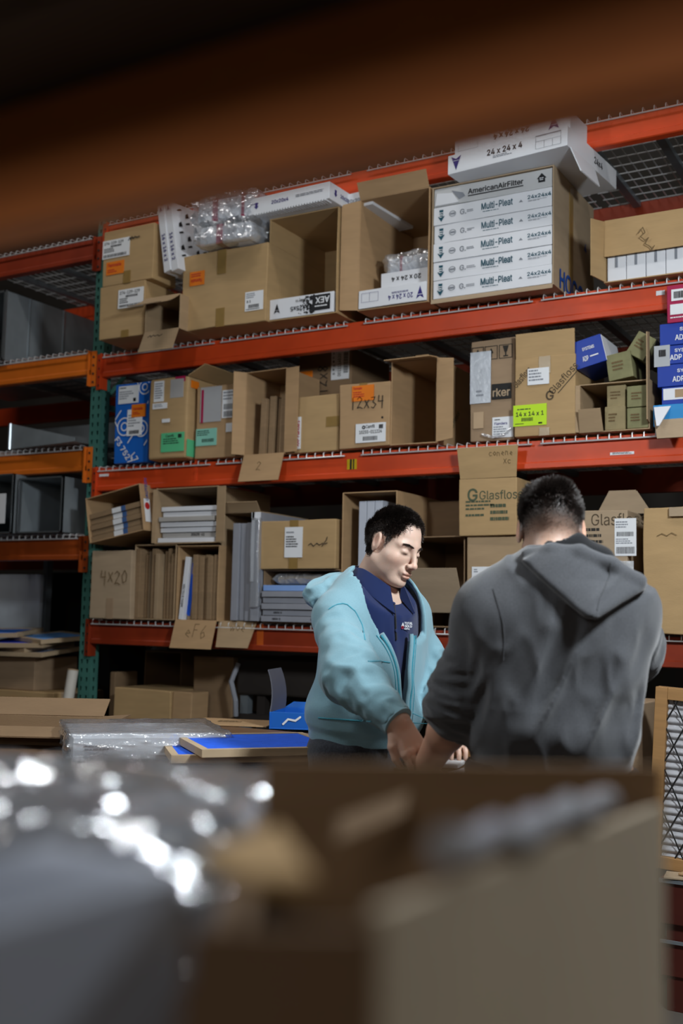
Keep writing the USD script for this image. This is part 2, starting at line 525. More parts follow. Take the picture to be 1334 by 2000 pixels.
# ------------------------------------------------------------------ the setting
CONC = mat('floor_concrete', '5c5751', 0.55, 0.15, 2.0, 0.1, 60)
WALLM = mat('wall_paint', '3d3935', 0.8, 0.08, 1.5)
CEILM = mat('ceiling_panel', 'a9a59c', 0.8, 0.06, 1.5)
X0, X1, Y0, Y1, ZC = -11.0, 5.0, -6.0, 6.9, 7.4
struct('floor', bx(X0, X1, Y0, Y1, -0.2, 0), CONC)
struct('ceiling', bx(X0, X1, Y0, Y1, ZC, ZC + 0.2), CEILM)
struct('wall_back', bx(X0, X1, Y1, Y1 + 0.2, 0, ZC), WALLM)
struct('wall_front', bx(X0, X1, Y0 - 0.2, Y0, 0, ZC), WALLM)
struct('wall_left', bx(X0 - 0.2, X0, Y0, Y1, 0, ZC), WALLM)
struct('wall_right', bx(X1, X1 + 0.2, Y0, Y1, 0, ZC), WALLM)

# ------------------------------------------------------------------ the far rack
D1, D2, D3, D0 = 2.862, 2.195, 1.322, 3.66     # the decks' upper sides
YF, YR = 4.70, 5.77                            # front and rear beam faces
XP = -4.41                                     # the upright between the two bays


def post_mesh(H):
    """A roll-formed post: a punched face and two punched cheeks."""
    hole = Polygon([(-.008, .012), (.008, .012), (.0045, -.012), (-.0045, -.012)])
    zs = np.arange(0.06, H - 0.04, 0.0508)

    def plate(w, cols):
        from shapely.affinity import translate
        return Polygon(sbox(-w / 2, 0, w / 2, H).exterior.coords, [translate(hole, c, z).exterior.coords for c in cols for z in zs])
    f = extrude(plate(.084, (-.021, .021)), .003)
    f.apply_transform(trimesh.transformations.rotation_matrix(math.pi / 2, [1, 0, 0])); f.apply_translation((0, .003, 0))
    out = [f]
    for s in (-1, 1):
        c = extrude(plate(.07, (0.0,)), .003)
        c.apply_transform(trimesh.transformations.rotation_matrix(math.pi / 2, [1, 0, 0]))
        c.apply_transform(trimesh.transformations.rotation_matrix(math.pi / 2, [0, 0, 1]))
        c.apply_translation((s * .0405 - .0015 * s - .0015 * (s < 0), .037, 0))
        out.append(c)
    out.append(bx(-.042, .042, .069, .072, 0, H))
    return cat(out)


POST = post_mesh(4.6)


def upright(x, label, yf=YF + 0.018, yr=YR - 0.05, H=4.6):
    t = thing('rack_upright', label, 'rack upright', TR(x, 0, 0))
    for y, s in ((yf, 1), (yr, -1)):
        m = POST.copy()
        if s < 0:
            m.apply_transform(trimesh.transformations.rotation_matrix(math.pi, [0, 0, 1]))
        m.apply_translation((0, y if s > 0 else y + .072, 0))
        part('post', m, GREEN_P, t, False)
        part('base_plate', bx(-.07, .07, y - .02, y + .09, 0.001, .012), GREEN_P, t, False)
    a, b = yf + .072, yr
    for z in (0.35, 1.45, 2.55, 3.65):
        part('brace', bx(-.016, .016, a, b, z, z + .03), GREEN_P, t, False)
        m = rod([(0, a, z + .05), (0, b, z + 1.05)], .016, 4)
        part('brace', m, GREEN_P, t, False)
    return t


upright(XP, 'green punched steel rack upright standing between the orange left bay and the red bay')
upright(-0.66, 'green punched steel rack upright closing the red bay beyond the picture')
BEAM_P = Polygon([(0.006, 0), (0.05, 0), (0.05, .13), (0.008, .13), (0.006, .126), (0.006, .032), (0.0, .026), (0.0, .004)])


def beam(x0, x1, z, m, label, rear=False, connectors=(1, 1), clips=()):
    """A step beam with its lower side at z and a connector plate at each end."""
    y = YR if rear else YF
    t = thing('rack_beam', label, 'rack beam', TR(0, y, z))
    L = x1 - x0
    b = extrude(BEAM_P, L)                       # profile in (y, z), swept along x
    b.apply_transform(np.array([[0, 0, 1, x0], [1, 0, 0, 0], [0, 1, 0, 0], [0, 0, 0, 1.0]]))
    if rear:
        b.apply_transform(np.diag([1, -1, 1, 1.0])); b.apply_translation((0, 0.05, 0)); trimesh.repair.fix_normals(b)
    part('beam_body', b, m, t, 30)
    if not rear:
        for s, c in zip((0, 1), connectors):
            if c:
                e = x0 if s == 0 else x1
                o = -1 if s == 0 else 1
                plate = cat([bx(e + o * .042, e, .0095, .0135, -.07, .14), bx(e, e - o * .006, -.012, .05, -.07, .14)])
                cn = part('connector', plate, m, t, False)
                part('rivet', cat([mv(trimesh.creation.cylinder(.007, .004, sections=10), 0, 0, 0) .apply_transform(TR(e + o * .021, .008, q, rx=90)) for q in (-.045, .005, .055, .105)]), DARKBOX, cn, False)
    return t


BX0, BX1 = XP + .045, -0.66 - .045
B1 = beam(BX0, BX1, 2.72, RED_B, 'scuffed red rack beam under the white filter cartons of the upper shelf')
B2 = beam(BX0, BX1, 2.052, RED_B, 'scuffed red rack beam under the middle shelf with a yellow tape flag')
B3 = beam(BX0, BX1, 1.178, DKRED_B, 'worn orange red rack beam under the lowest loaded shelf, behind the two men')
B0 = beam(BX0, BX1, 3.515, RED_B, 'red rack beam above the stacked white filter cartons, topmost in view')
LX0, LX1 = -8.0, XP - .045
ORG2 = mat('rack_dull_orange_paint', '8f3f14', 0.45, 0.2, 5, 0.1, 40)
beam(LX0, LX1, 2.745, ORANGE_B, 'orange rack beam of the left bay under the large sheet metal duct')
beam(LX0, LX1, 2.175, ORANGE_B, 'orange rack beam of the left bay under the bent metal trough')
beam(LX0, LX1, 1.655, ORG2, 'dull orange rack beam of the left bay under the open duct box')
beam(LX0, LX1, 3.44, DKRED_B, 'dark red rack beam high in the left bay above the large duct')
for z, w in ((2.72, 'upper'), (2.052, 'middle'), (1.178, 'lowest'), (3.515, 'topmost')):
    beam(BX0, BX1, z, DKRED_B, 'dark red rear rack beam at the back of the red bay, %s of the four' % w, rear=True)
for z, w in ((2.745, 'upper'), (2.175, 'middle'), (1.655, 'lower'), (3.44, 'topmost')):
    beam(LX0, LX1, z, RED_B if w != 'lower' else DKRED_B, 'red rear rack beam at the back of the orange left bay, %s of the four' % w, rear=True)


def beam_mark(b, z, px0, px1, py0, py1, m, name='sticker', prints=None):
    """Something flat stuck on a front beam's face."""
    p, q = at(px0, py1, YF), at(px1, py0, YF)
    s = part(name, bx(p[0], q[0], .0035, .008, p[2] - z, q[2] - z), m, b, False)
    if prints:
        g = prints(q[0] - p[0], q[2] - p[2])
        g.apply_transform(np.array([[1, 0, 0, p[0]], [0, 0, -1, .0034], [0, 1, 0, p[2] - z], [0, 0, 0, 1.0]]))
        part('print', g, INK, s, False)


beam_mark(B1, 2.72, 1281, 1298, 566, 577, PAPER)
beam_mark(B1, 2.72, 1304, 1328, 561, 573, PAPER)
beam_mark(B2, 2.052, 1191, 1238, 881, 889, PAPER, prints=lambda w, h: mv(lines(w * .8, h * .8, 2, 5), w * .1, h * .1))
beam_mark(B2, 2.052, 193, 211, 925, 931, PAPER)
beam_mark(B2, 2.052, 677, 696, 896, 917, YELLOW_T, 'tape_flag', prints=lambda w, h: cat([bx(w * .3, w * .5, 0, h, 0, .0006), bx(w * .62, w * .75, 0, h, 0, .0006)]))
beam_mark(B3, 1.178, 500, 514, 1219, 1267, mat('orange_tape', 'b8541a', 0.5), 'tape_strip')
beam_mark(B3, 1.178, 405, 423, 1252, 1263, mat('orange_tape', 'b8541a', 0.5), 'tape_strip')
beam_mark(B2, 2.052, 378, 385, 897, 943, mat('bright_red_tape', 'd84a20', 0.5), 'tape_strip')


def deck(x0, x1, z, label, nchan=3):
    t = thing('wire_deck', label, 'wire shelf deck', TR(0, 0, z))
    ms = []
    r = .0031
    for x in np.arange(x0 + .01, x1, .0508):
        ms.append(rod([(x, YR + .03, -.004), (x, YF - .004, -.004), (x, YF - .010, -.010), (x, YF - .010, -.034)], r, 5))
    for y in np.linspace(YF + .05, YR, 11):
        ms.append(rod([(x0, y, -.009), (x1, y, -.009)], r, 5))
    ms.append(rod([(x0, YF - .012, -.031), (x1, YF - .012, -.031)], .0040, 6))
    tag(part('wire_grid', cat(ms), GALV, t, False), kind='stuff')
    for i in range(nchan):
        x = x0 + (x1 - x0) * (i + .5) / nchan
        part('channel', bx(x - .02, x + .02, YF + .052, YR - .002, -.042, -.0125), GALVD, t, False)


for z, w in ((D1, 'upper'), (D2, 'middle'), (D3, 'lowest'), (D0, 'topmost')):
    for (a, b), s in zip(((-4.345, -3.54), (-3.50, -2.705), (-2.612, -1.72), (-1.68, -.73)), ('beside the upright', 'left of the middle gap', 'right of the middle gap', 'at the right end')):
        deck(a, b, z, 'galvanised wire deck panel of the %s red shelf, %s' % (w, s))
for z, w in ((2.90, 'upper'), (2.33, 'middle'), (1.81, 'lower'), (3.595, 'topmost')):
    deck(-5.62, -4.475, z, 'galvanised wire deck panel of the %s shelf in the orange left bay' % w)

# ------------------------------------------------------------------ upper red shelf
def ARROW(w, h, up=True):
    p = Polygon([(.5 * w, 0), (w, .45 * h), (.72 * w, .42 * h), (.8 * w, h), (.2 * w, h), (.28 * w, .42 * h), (0, .45 * h)])
    m = extrude(p, .0006)
    return m


def FILTERMARK(w, h):
    """A pointed emblem: a tall triangle over a notched base."""
    return extrude(unary_union([Polygon([(0, 0), (.5 * w, h), (w, 0), (.5 * w, .22 * h)])]).difference(sbox(.2 * w, .3 * h, .8 * w, .36 * h)), .0006)


def put_px(s, f, px, py, mesh, m, name='print', lift=.0015, flip=False):
    u, v = s.uv(px, py, f)
    return s.put(name, mv(mesh, u, v, flip=flip), m, f, lift)


L_, T_ = front_box(191, 675, 279, 563, 4.47, D1 + .0005, .50)
b1b = Carton('tan carton with a white shipping label, standing under another carton beside the green upright', L_, T_, 'c')
b1b.sticker((231, 568, 281, 604), PAPER, [(txt_in('274-129-129', .06, .74, .16, True, maxw=.8), INK), (bar_in(.3, .56, .5, .12, 3), INK), (lin_in(.06, .22, .5, .3, 3, 2), INK), (bar_in(.06, .06, .86, .12, 4), INK)])
b1b.tape(L_[0] * .6, 0, .04)
TOPB = D1 + L_[2]
L2, T2 = front_box(199, 565, 297, 455, 4.47, TOPB + .0012, .2)
b1a = Carton('tan carton with white label and orange sticker, stacked on another by the green upright', L2, T2, 'c')
b1a.sticker((201, 473, 254, 508), PAPER, [(txt_in('274-129-129', .05, .76, .14, True, maxw=.75), INK), (bar_in(.3, .6, .4, .1, 5), INK), (lin_in(.05, .3, .45, .26, 3, 6), INK), (bar_in(.04, .06, .86, .16, 7), INK)])
b1a.sticker((208, 514, 243, 539), ORANGE_L, [(txt_in('Flammable', .1, .6, .24, True, maxw=.75), REDINK), (lin_in(.1, .1, .7, .3, 2, 3), REDINK)], name='orange_label')
b1a.scrawl([[(0, 0), (.3, .5), (.5, .1), (.8, .6), (1.1, .2), (1.5, .5), (2, .3), (2.6, .4)]], 252, 470, .03)
b1a.tape(L2[0] * .5, 0, .07)

L_, T_ = front_box(281, 672, 349, 585, 4.45, D1 + .0005, .45)
c1c = Carton('open tan carton with a flap hanging over the upper red beam, beside the twin cartons', L_, T_, 'b', open='front', flaps=[('top', .17, -38, -.4, .0), ('bottom', .13, 68, 0, .0)])
c1c.flap_scrawl('bottom', [[(0, 0), (.5, .4), (.7, 0), (1.2, .4), (1.6, .1), (2.2, .3), (2.6, 0), (3.2, .3)]], .04, .09, .03)

# two filters leaning back to back on the carton
for k, (dx, nm) in enumerate(((0, 'left one of the pair'), (.052, 'right one with die-cut face'))):
    p = at(316, 573, 4.47)
    s = Slab('air_filter', 'white 16x16x2 filter leaning beside the shiny bags, ' + nm, 'air filter', (.05, .33, .40), TR(p[0] + .01 + dx, 4.47, max(TOPB, c1c.T[2, 3] + c1c.L[2]) + .022, rz=-7, ry=-11))
    part('frame', rbox(s.L, .003, 1), WHITE, s.prim)
    m = mv(text('16 x 16 x 2', .022, True), rot=-90); b = m.bounds; m.apply_translation((.014 - b[0][0], .06 - b[0][1], 0))
    s.put('print', m, PURPLE)
    s.put('print', mv(FILTERMARK(.02, .03), .015, .355), PURPLE)
    if k:
        r = np.random.default_rng(3)
        cuts = []
        for i in range(5):
            for j in range(5):
                a, b2, sz = .04 + i * .058, .05 + j * .068, .03
                if (i + j) % 2:
                    cuts.append(Polygon([(a, b2), (a + sz, b2 + sz * .4), (a + sz * .7, b2 + sz * 1.3), (a + .1 * sz, b2 + sz * .8)]))
                else:
                    cuts.append(Polygon([(a, b2 + sz), (a + sz * 1.1, b2 + sz * 1.4), (a + sz * .9, b2 + sz * 1.7), (a - .1 * sz, b2 + sz * 1.25)]))
        for c_ in cuts:
            s.put('die_cut_opening', extrude(c_, .0006), BLACKISH, 'right')

L_, T_ = front_box(353, 656, 518, 503, 4.52, D1 + .0005, .55)
b1d = Carton('large tan carton with an upside-down orange sticker, carrying shiny plastic bags', L_, T_, 'c')
b1d.sticker((371, 533, 400, 560), ORANGE_L, [(txt_in('Flammable', .1, .2, .24, True, flip=True, maxw=.75), REDINK), (lin_in(.1, .55, .7, .3, 2, 9), REDINK)], name='orange_label')
b1d.sticker((479, 572, 515, 609), PAPER, [(lin_in(.06, .62, .7, .3, 3, 8), GREYINK), (txt_in('B 3', .1, .42, .12, True), INK), (bar_in(.2, .14, .6, .18, 9), INK), (lin_in(.06, .02, .8, .08, 1, 9), INK)])
u, v = b1d.uv(430, 628)
b1d.tape(u, 0, .10, .055)
b1d.tape(u, L_[2] - .13, L_[2], .055)
TOPD = D1 + L_[2]


def bag(name, label, L, T, seed, stripes=(), inner=WHITE, catg='plastic bag', squash=0.02, group=None):
    """A clear plastic bag pulled over a bundle of filters: film all in folds over a boxed inside."""
    s = Slab(name, label, catg, L, T, group)
    part('bundle', rbox(np.array(L) * (.9, .9, .84), .02, 3, .006, seed, np.array(L) * (.05, .05, .01)), inner, s.prim, 40)
    for x0, x1 in stripes:
        part('red_stripe', bx(L[0] * x0, L[0] * x1, L[1] * .04, L[1] * .96, L[2] * .02, L[2] * .865), MAGENTA, s.prim, False)
    m = rbox(L, .03, 26, 0, seed)
    V = np.array(m.vertices)
    c = np.array(L) / 2
    q = V * np.array([1, 1, 1.0])
    w = 1 - np.abs(2 * meshkit.fbm(q * 13 + seed, 3, seed) - 1)      # ridged folds
    w2 = 1 - np.abs(2 * meshkit.noise(q * np.array([30, 8, 22]) + seed * 2, seed + 3) - 1)
    n = (V - c) / np.maximum(np.linalg.norm(V - c, axis=1, keepdims=True), 1e-6)
    V = V + n * ((w ** 3)[:, None] * squash + (w2 ** 4)[:, None] * squash * .6 - squash * .45)
    V[:, 2] = np.maximum(V[:, 2], .002)
    m = trimesh.Trimesh(V, m.faces, process=False)
    part('film', m, FILM, s.prim, 25)
    return s


p = at(378, 503, 4.40)
bag('plastic_bag', 'shiny clear bag of red striped filters, the lower one on the large tan carton', (.36, .45, .125), TR(p[0] - .02, 4.42, TOPD + .004, rz=3), 11, ((.36, .46),), squash=.03)
bag('plastic_bag', 'shiny clear bag of red striped filters, the upper one on the large tan carton', (.37, .22, .15), TR(p[0] - .05, 4.44, TOPD + .136, rz=2), 12, ((.33, .42), (.82, .87)), squash=.03)

L_, T_ = front_box(521, 638, 656, 430, 4.55, D1 + .0005, .56)
b1e = Carton('open tan carton, dark inside, with a dotted white filter box at its mouth', L_, T_, 'c', open='front')
TOPE = D1 + L_[2]


def filter_box(label, L, T, group=None, m=WHITE, warp=.002):
    s = Slab('filter_carton', label, 'filter box', L, T, group)
    part('frame', rbox(L, .003, 4, warp, USED[('/World', 'filter_carton')]), m, s.prim, 40)
    return s


s = filter_box('white 16x25x5 filter box printed upside down with a dotted black patch, in the open carton', (L_[0] - .03, .40, .105), TR(T_[0, 3] + .012, 4.552, D1 + .0085))
W, H = s.L[0], s.L[2]
s.put('print', mv(FILTERMARK(.035, .05), .03, .03), INK)
s.put('print', mv(text('16x25x5', .022, True), .13, .03, flip=True), INK)
s.put('print', mv(text('MERV 11', .01, True), .16, .075, flip=True), INK)
r = np.random.default_rng(5)
dots = [sbox(W * .68, H * .16, W * .95, H * .92)]
for i in range(90):
    a = W * (.47 + .24 * r.random() ** .7); b_ = H * r.uniform(.1, .92)
    q = .0022 + .006 * (a / W - .47) / .24
    dots.append(Polygon([(a + q * math.cos(t), b_ + q * math.sin(t)) for t in np.linspace(0, 2 * math.pi, 5)[:-1] + r.random()]))
s.put('print', extrude(unary_union(dots), .0006), INK)
s.put('lettering', mv(text('AEX', .03, True), W * .73, H * .5, flip=True), PAPER, lift=.0025)
s.put('lettering', mv(lines(W * .2, .012, 1, 4), W * .72, H * .28), PAPER, lift=.0025)

s = filter_box('white 20x20x4 filter box lying on top of the open dark carton', (.50, .5, .088), TR(at(484, 415, 4.46)[0], 4.46, TOPE + .002, rz=-2))
s.put('print', mv(ARROW(.03, .035), .04, .025), PURPLE)
s.put('print', mv(lines(.09, .006, 1, 3), .02, .05), PURPLE)
s.put('print', mv(text('20x20x4', .018, True), .15, .035), PURPLE)
s.put('print', mv(lines(.17, .016, 2, 4), .3, .04), GREYINK)
s.put('print', mv(ARROW(.03, .035), .04, .025), PURPLE, 'right')
s.put('print', mv(text('20x20x4', .018, True), .1, .035), PURPLE, 'right')
pl = [bx(.01 + i * .0165, .018 + i * .0165, -.002, .05, -.006, .004) for i in range(29)]
part('pleat', cat(pl), WHITE, s.prim, False)
t2 = filter_box('plain white filter box lying behind the 20x20x4 filter box, under the topmost beam', (.18, .4, .08), TR(at(646, 352, 4.58)[0] + .05, 4.62, TOPE + .003, rz=-4))
t2.put('print', mv(text('20x20x4', .018, True), .03, .03), GREYINK)

L_, T_ = front_box(698, 620, 836, 392, 4.58, D1 + .0005, .6)
b1f = Carton('open tan carton with raised flap, holding a bagged filter, left of the tall filter stack', L_, T_, 'a', open='front', flaps=[('top', .085, 62, 0, .0), ('left', .1, 84, 0, .01)])
s = filter_box('white 20x24x4 filter box printed upside down in purple, at the mouth of the open carton', (.52 if L_[0] > .54 else L_[0] - .016, .42, .092), TR(T_[0, 3] + .008, 4.572, D1 + .008))
W, H = s.L[0], s.L[2]
s.put('print', mv(FILTERMARK(.04, .062), W * .86, .012), PURPLE)
s.put('print', mv(text('20 x 24 x 4', .024, True, w=W * .36), W * .45, .022, flip=True), PURPLE)
s.put('print', mv(lines(W * .26, .01, 2, 4), W * .5, .052, flip=True), PURPLE)
s.put('print', cat([bx(W * .05, W * .3, .03, .031, 0, .0006), bx(W * .05, W * .3, .075, .076, 0, .0006), bx(W * .05, W * .052, .03, .076, 0, .0006), bx(W * .3, W * .302, .03, .076, 0, .0006), bx(W * .17, W * .172, .03, .076, 0, .0006)]), PURPLE)
s2 = filter_box('white 20x24x4 filter box printed upside down, second in the open carton under the shiny bag', (L_[0] - .1, .40, .10), TR(T_[0, 3] + .085, 4.66, D1 + .101))
s2.put('print', mv(text('20 x 24 x 4', .022, True), .06, .05, flip=True), INK)
bag('plastic_bag', 'shiny clear bag with red stripe inside the open carton, left of the tall filter stack', (L_[0] - .1, .38, .1), TR(T_[0, 3] + .085, 4.67, D1 + .203), 15, ((.32, .36),), squash=.022)

# the open carton stacked with six filter boxes
YA = 4.58
L_, T_ = front_box(841, 592, 1081, 368, YA, D1 + .0005, .6)
aaf = Carton('tall tan carton open at the front, packed with six white filter boxes', L_, T_, 'e', open='front', flaps=[('bottom', .02, 70, .3, .0)])
n = 6
hh = (L_[2] - .016) / n
wi = L_[0] - .018
ordn = ('lowest', 'second from below', 'third from below', 'fourth from below', 'fifth from below')
for i in range(n):
    T = TR(T_[0, 3] + .009, YA + .004 + .003 * (i % 2), D1 + .0085 + i * hh)
    if i < 5:
        s = filter_box('teal lettered white filter box in the tall carton, %s of five' % ordn[i], (wi, .56, hh - .0015), T, warp=.0022)
        a = mv(ARROW(.035, .058), .022, .014)
        s.put('print', a, TEALINK)
        s.put('print', mv(lines(.018, .03, 3, 4), .031, .03), PAPER, lift=.0022)
        ring = LineString([(.016 * math.cos(t), .013 * math.sin(t)) for t in np.linspace(0, 2 * math.pi, 20)]).buffer(.0014)
        s.put('print', mv(extrude(unary_union([ring, sbox(-.012, -.004, .012, .004)]), .0006), .098, .045), GREYINK)
        s.put('print', mv(text('G.', .024, True), .137, .033), GREYINK)
        s.put('print', mv(lines(.045, .014, 2, 4 + i), .172, .037), GREYINK)
        s.put('lettering', mv(text('Multi-Pleat', .030, True, w=.155), .245, .036), TEALINK)
        s.put('print', mv(lines(.125, .006, 1, 2), .252, .023), TEALINK)
        s.put('print', mv(extrude(Polygon([(0, 0), (.02, 0), (.01, .012)]), .0006), .43, .04), GREYINK)
        s.put('lettering', mv(text('24x24x4', .017, True, w=.112), .472, .048), TEALINK)
        s.put('print', mv(lines(.11, .008, 2, 7), .474, .034), GREYINK)
    else:
        s = filter_box('white filter box with black lettering and torn corner, on top in the tall carton', (wi, .56, hh - .0015), T, m=mat('grey_white_board', 'b9bbbd', .6, .06), warp=.003)
        s.put('lettering', mv(text('AmericanAirFilter', .024, True, w=.275), .175, .036), INK)
        s.put('print', bx(.175, .45, .026, .031, 0, .0006), INK)
        house = unary_union([Polygon([(0, .03), (.023, .055), (.046, .03)]), sbox(.007, .012, .039, .034)])
        s.put('print', mv(extrude(house, .0006), .515, .016), INK)
        s.put('print', mv(lines(.02, .016, 2, 4), .528, .034), WHITE, lift=.0022)
        s.put('torn_flap', mv(extrude(Polygon([(0, 0), (.125, 0), (.09, .05), (.01, .06)]), .004), .006, .006), WHITE)
        s.put('print', mv(extrude(Polygon([(.09, .05), (.15, .03), (.16, .012), (.13, 0)]), .0006), .0, .02), GREYINK)
aaf.tape(.24, 0.02, L_[2] - .02, .05, 'right')
aaf.write('HOOC', 1092, 562, .085, BLUEINK, 'right', True, lift=.0035)
aaf.write('4', 1140, 492, .04, BLUEINK, 'right', True, lift=.0035)
TOPA = D1 + L_[2]
p = at(867, 357, 4.42)
s = filter_box('white filter box with downward purple emblem on top of the tall stack, lower of two', (.595, .58, .092), TR(p[0] - .005, 4.47, TOPA + .002, rz=-5))
s.put('print', mv(FILTERMARK(.05, .068), .02, .012, flip=True), PURPLE)
s.put('lettering', mv(text('24 x 24 x 4', .027, True, w=.175), .205, .042), INK)
s.put('print', mv(lines(.13, .014, 2, 3), .235, .022), GREYINK)
fr = [sbox(.445, .016, .565, .017), sbox(.445, .074, .565, .078), sbox(.445, .016, .446, .078), sbox(.564, .016, .565, .078), sbox(.445, .05, .565, .051), sbox(.485, .016, .486, .05), sbox(.525, .016, .526, .05)]
s.put('print', extrude(unary_union(fr), .0006), GREYINK)
s.put('print', mv(text('24x4', .03, True), .3, .03), INK, 'right')
part('flap', flap_mesh((.598, .02, .0), (.598, .30, .0), (.35, 0, -1), .11, taper=.03), WHITE, s.prim, 25)
s = filter_box('white filter box printed upside down on top of the tall stack, upper of two', (.57, .2, .085), TR(p[0] + .02, 4.49, TOPA + .0965, rz=-4))
s.put('lettering', mv(text('24 x 24 x 4', .024, True, w=.175), .2, .03, flip=True), INK)
s.put('print', mv(FILTERMARK(.048, .062), .47, .012), PURPLE)
s.put('print', mv(lines(.13, .012, 2, 3), .24, .06), GREYINK)
s.put('print', extrude(unary_union([sbox(.02, .015, .021, .06), sbox(.12, .015, .121, .06), sbox(.02, .015, .12, .016), sbox(.02, .06, .12, .061)]), .0006), GREYINK)
L_, T_ = front_box(1180, 556, 1345, 432, 4.66, D1 + .0005, .5)
b1i = Carton('wide tan carton with its front flap hanging down over a row of white boxes', L_, T_, 'c', open='front', flaps=[('top', L_[2] * .60, -86, 0, .0), ('left', .1, 20, 0, .01)])
b1i.scrawl([[(0, 1.6), (.4, 2.1), (.6, 1.6), (.2, 1.3), (.6, .9), (.9, 1.1), (.6, .6), (1, .3), (1.2, 0), (1.4, .3)]], 1250, 495, .05, .004, FAINT, lift=.03)
for i in range(4):
    w = (L_[0] - .02) / 4
    s = filter_box('white box under the hanging flap on the upper shelf, %s from the left' % ('first', 'second', 'third', 'fourth')[i], (w - .003, .3, .15), TR(T_[0, 3] + .01 + i * w, 4.672, D1 + .008), group='white boxes under the hanging flap')
    s.put('print', bx(w * .42, w * .55, .06, .135, 0, .0006), GREYINK)

# left bay, upper shelf
p = at(5, 706, 4.68)
dz = 2.902
hD = .44
m = cat([bx(-1.0, 0, 0, 1.0, 0, .002), bx(-1.0, 0, 0, 1.0, hD - .002, hD), bx(-.002, 0, 0, 1.0, 0, hD), bx(-1, -.998, 0, 1.0, 0, hD)])
t = thing('air_duct', 'large galvanised sheet metal duct on the upper shelf of the orange left bay', 'air duct', TR(p[0], 4.68, dz))
part('duct_wall', m, DUCT, t, False)
part('duct_rim', cat([bx(-1, 0, -.004, .012, 0, .012), bx(-1, 0, -.004, .012, hD - .012, hD), bx(-.012, 0.003, -.004, .012, 0, hD), bx(-1, -.988, -.004, .012, 0, hD)]), DUCT_D, t, False)
part('seam', bx(.0, .006, .50, .515, .0, hD), DUCT_D, t, False)
part('seam', bx(.0, .004, .2, .208, .0, hD), DUCT_D, t, False)

# ------------------------------------------------------------------ middle red shelf
Y2 = 4.67
L_, T_ = front_box(221, 899, 287, 752, Y2, D2 + .0005, .5)
b = Carton('bright blue printed carton with white labels, standing beside the green upright', L_, T_, BLUE_C, name='blue_box', catg='box')
W, H = L_[0], L_[2]
for (cx, cz, q) in ((.30, .46, 1.0), (.80, .42, .9), (.86, .93, .8)):
    ring = [LineString([(q * R_ * W * math.cos(t), q * R_ * W * math.sin(t)) for t in np.linspace(0, 2 * math.pi, 30)]).buffer(.0032) for R_ in (.09, .2)]
    ring.append(LineString([(-.2 * W * q, 0), (-.3 * W * q, .16 * W), (-.12 * W * q, .38 * W)]).buffer(.0032))
    ring.append(LineString([(.2 * W * q, 0), (.3 * W * q, -.16 * W), (.12 * W * q, -.38 * W)]).buffer(.0032))
    g = unary_union(ring).intersection(sbox(-cx * W + .004, -cz * H + .004, (1 - cx) * W - .004, (1 - cz) * H - .004))
    b.put('print', mv(extrude(g, .0006), cx * W, cz * H), PAPER)
b.put('lettering', mv(mv(text('F3 7527', .034, True), rot=-52), W * .02, H * .30), PAPER)
b.put('lettering', mv(mv(text('L7', .034, True), rot=-52), W * .52, H * .09), PAPER)
b.sticker((232, 756, 272, 790), PAPER, [(lin_in(.05, .8, .6, .12, 1, 3), INK), (lin_in(.05, .2, .7, .5, 4, 5), GREYINK), (bar_in(.75, .08, .14, .2, 2), INK)])
b.sticker((248, 801, 279, 852), PAPER, [(lin_in(.08, .3, .8, .5, 5, 7), GREYINK), (bar_in(.15, .06, .7, .14, 8), INK)])
b.sticker((258, 791, 286, 816), ORANGE_L, [(txt_in('Flammable', .1, .55, .2, True, maxw=.7), REDINK), (lin_in(.1, .15, .7, .25, 2, 3), REDINK)], name='orange_label', lift=.006)

L_, T_ = front_box(287, 890, 362, 742, 4.62, D2 + .0005, .42)
b = Carton('rounded tan carton with a green label and raised flap, right of the blue carton', L_, T_, 'c', flaps=(), warp=.006, r=.016)
b.open = 'top'
b.flap('back', .10, 25, 0, .01, face='top')
b.flap('right', .12, 62, 0, .01, face='top')
for y0, y1 in ((.76, .98), (.66, .74)):
    pass
b.sticker((301, 746, 322, 786), PAPER, [(lin_in(.1, .1, .8, .8, 7, 4), GREYINK)])
b.sticker((299, 789, 327, 800), PAPER, [(lin_in(.1, .2, .7, .6, 2, 6), GREYINK)])
b.sticker((317, 819, 332, 826), PAPER)
s = b.sticker((333, 742, 360, 778), POUCH, [], name='pouch', label='torn clear document pouch')
b.put('print', mv(bx(0, .07, 0, .03, 0, .0006), L_[0] * .68, L_[2] * .93), MAGENTA, lift=.003)
b.sticker((315, 847, 361, 884), GREEN_L, [(txt_in('Camfil', .2, .76, .13, True, maxw=.4), GREENINK), (lin_in(.1, .36, .75, .34, 3, 6), GREENINK), (bar_in(.74, .7, .16, .2, 2), INK)], name='green_label', lift=.006)
b.put('green_label', bx(.0, .075, .012, .105, 0, .0008), GREEN_L, 'right', .006)
b.put('orange_label', bx(.02, .09, L_[2] * .86, L_[2] * .95, 0, .0008), ORANGE_L, 'right', .006)

L_, T_ = front_box(381, 890, 474, 757, Y2, D2 + .0005, .45)
b = Carton('tan carton with a clear document pouch beside a white label, above a mint label', L_, T_, 'a')
s = b.sticker((391, 758, 434, 826), POUCH, [], name='pouch')
b.put('print', bx(.035, .05, L_[2] * .49, L_[2] * .95, 0, .0006), MAGENTA, lift=.0062)
b.sticker((434, 763, 470, 817), PAPER, [(lin_in(.06, .6, .8, .34, 3, 8), GREYINK), (bar_in(.1, .3, .8, .2, 9), INK), (bar_in(.1, .04, .8, .2, 19), INK)])
b.sticker((383, 839, 424, 872), MINT_L, [(lin_in(.06, .55, .85, .34, 3, 8), GREENINK), (bar_in(.3, .2, .6, .2, 9), GREENINK)], name='mint_label')
b.sticker((442, 827, 455, 844), PAPER)

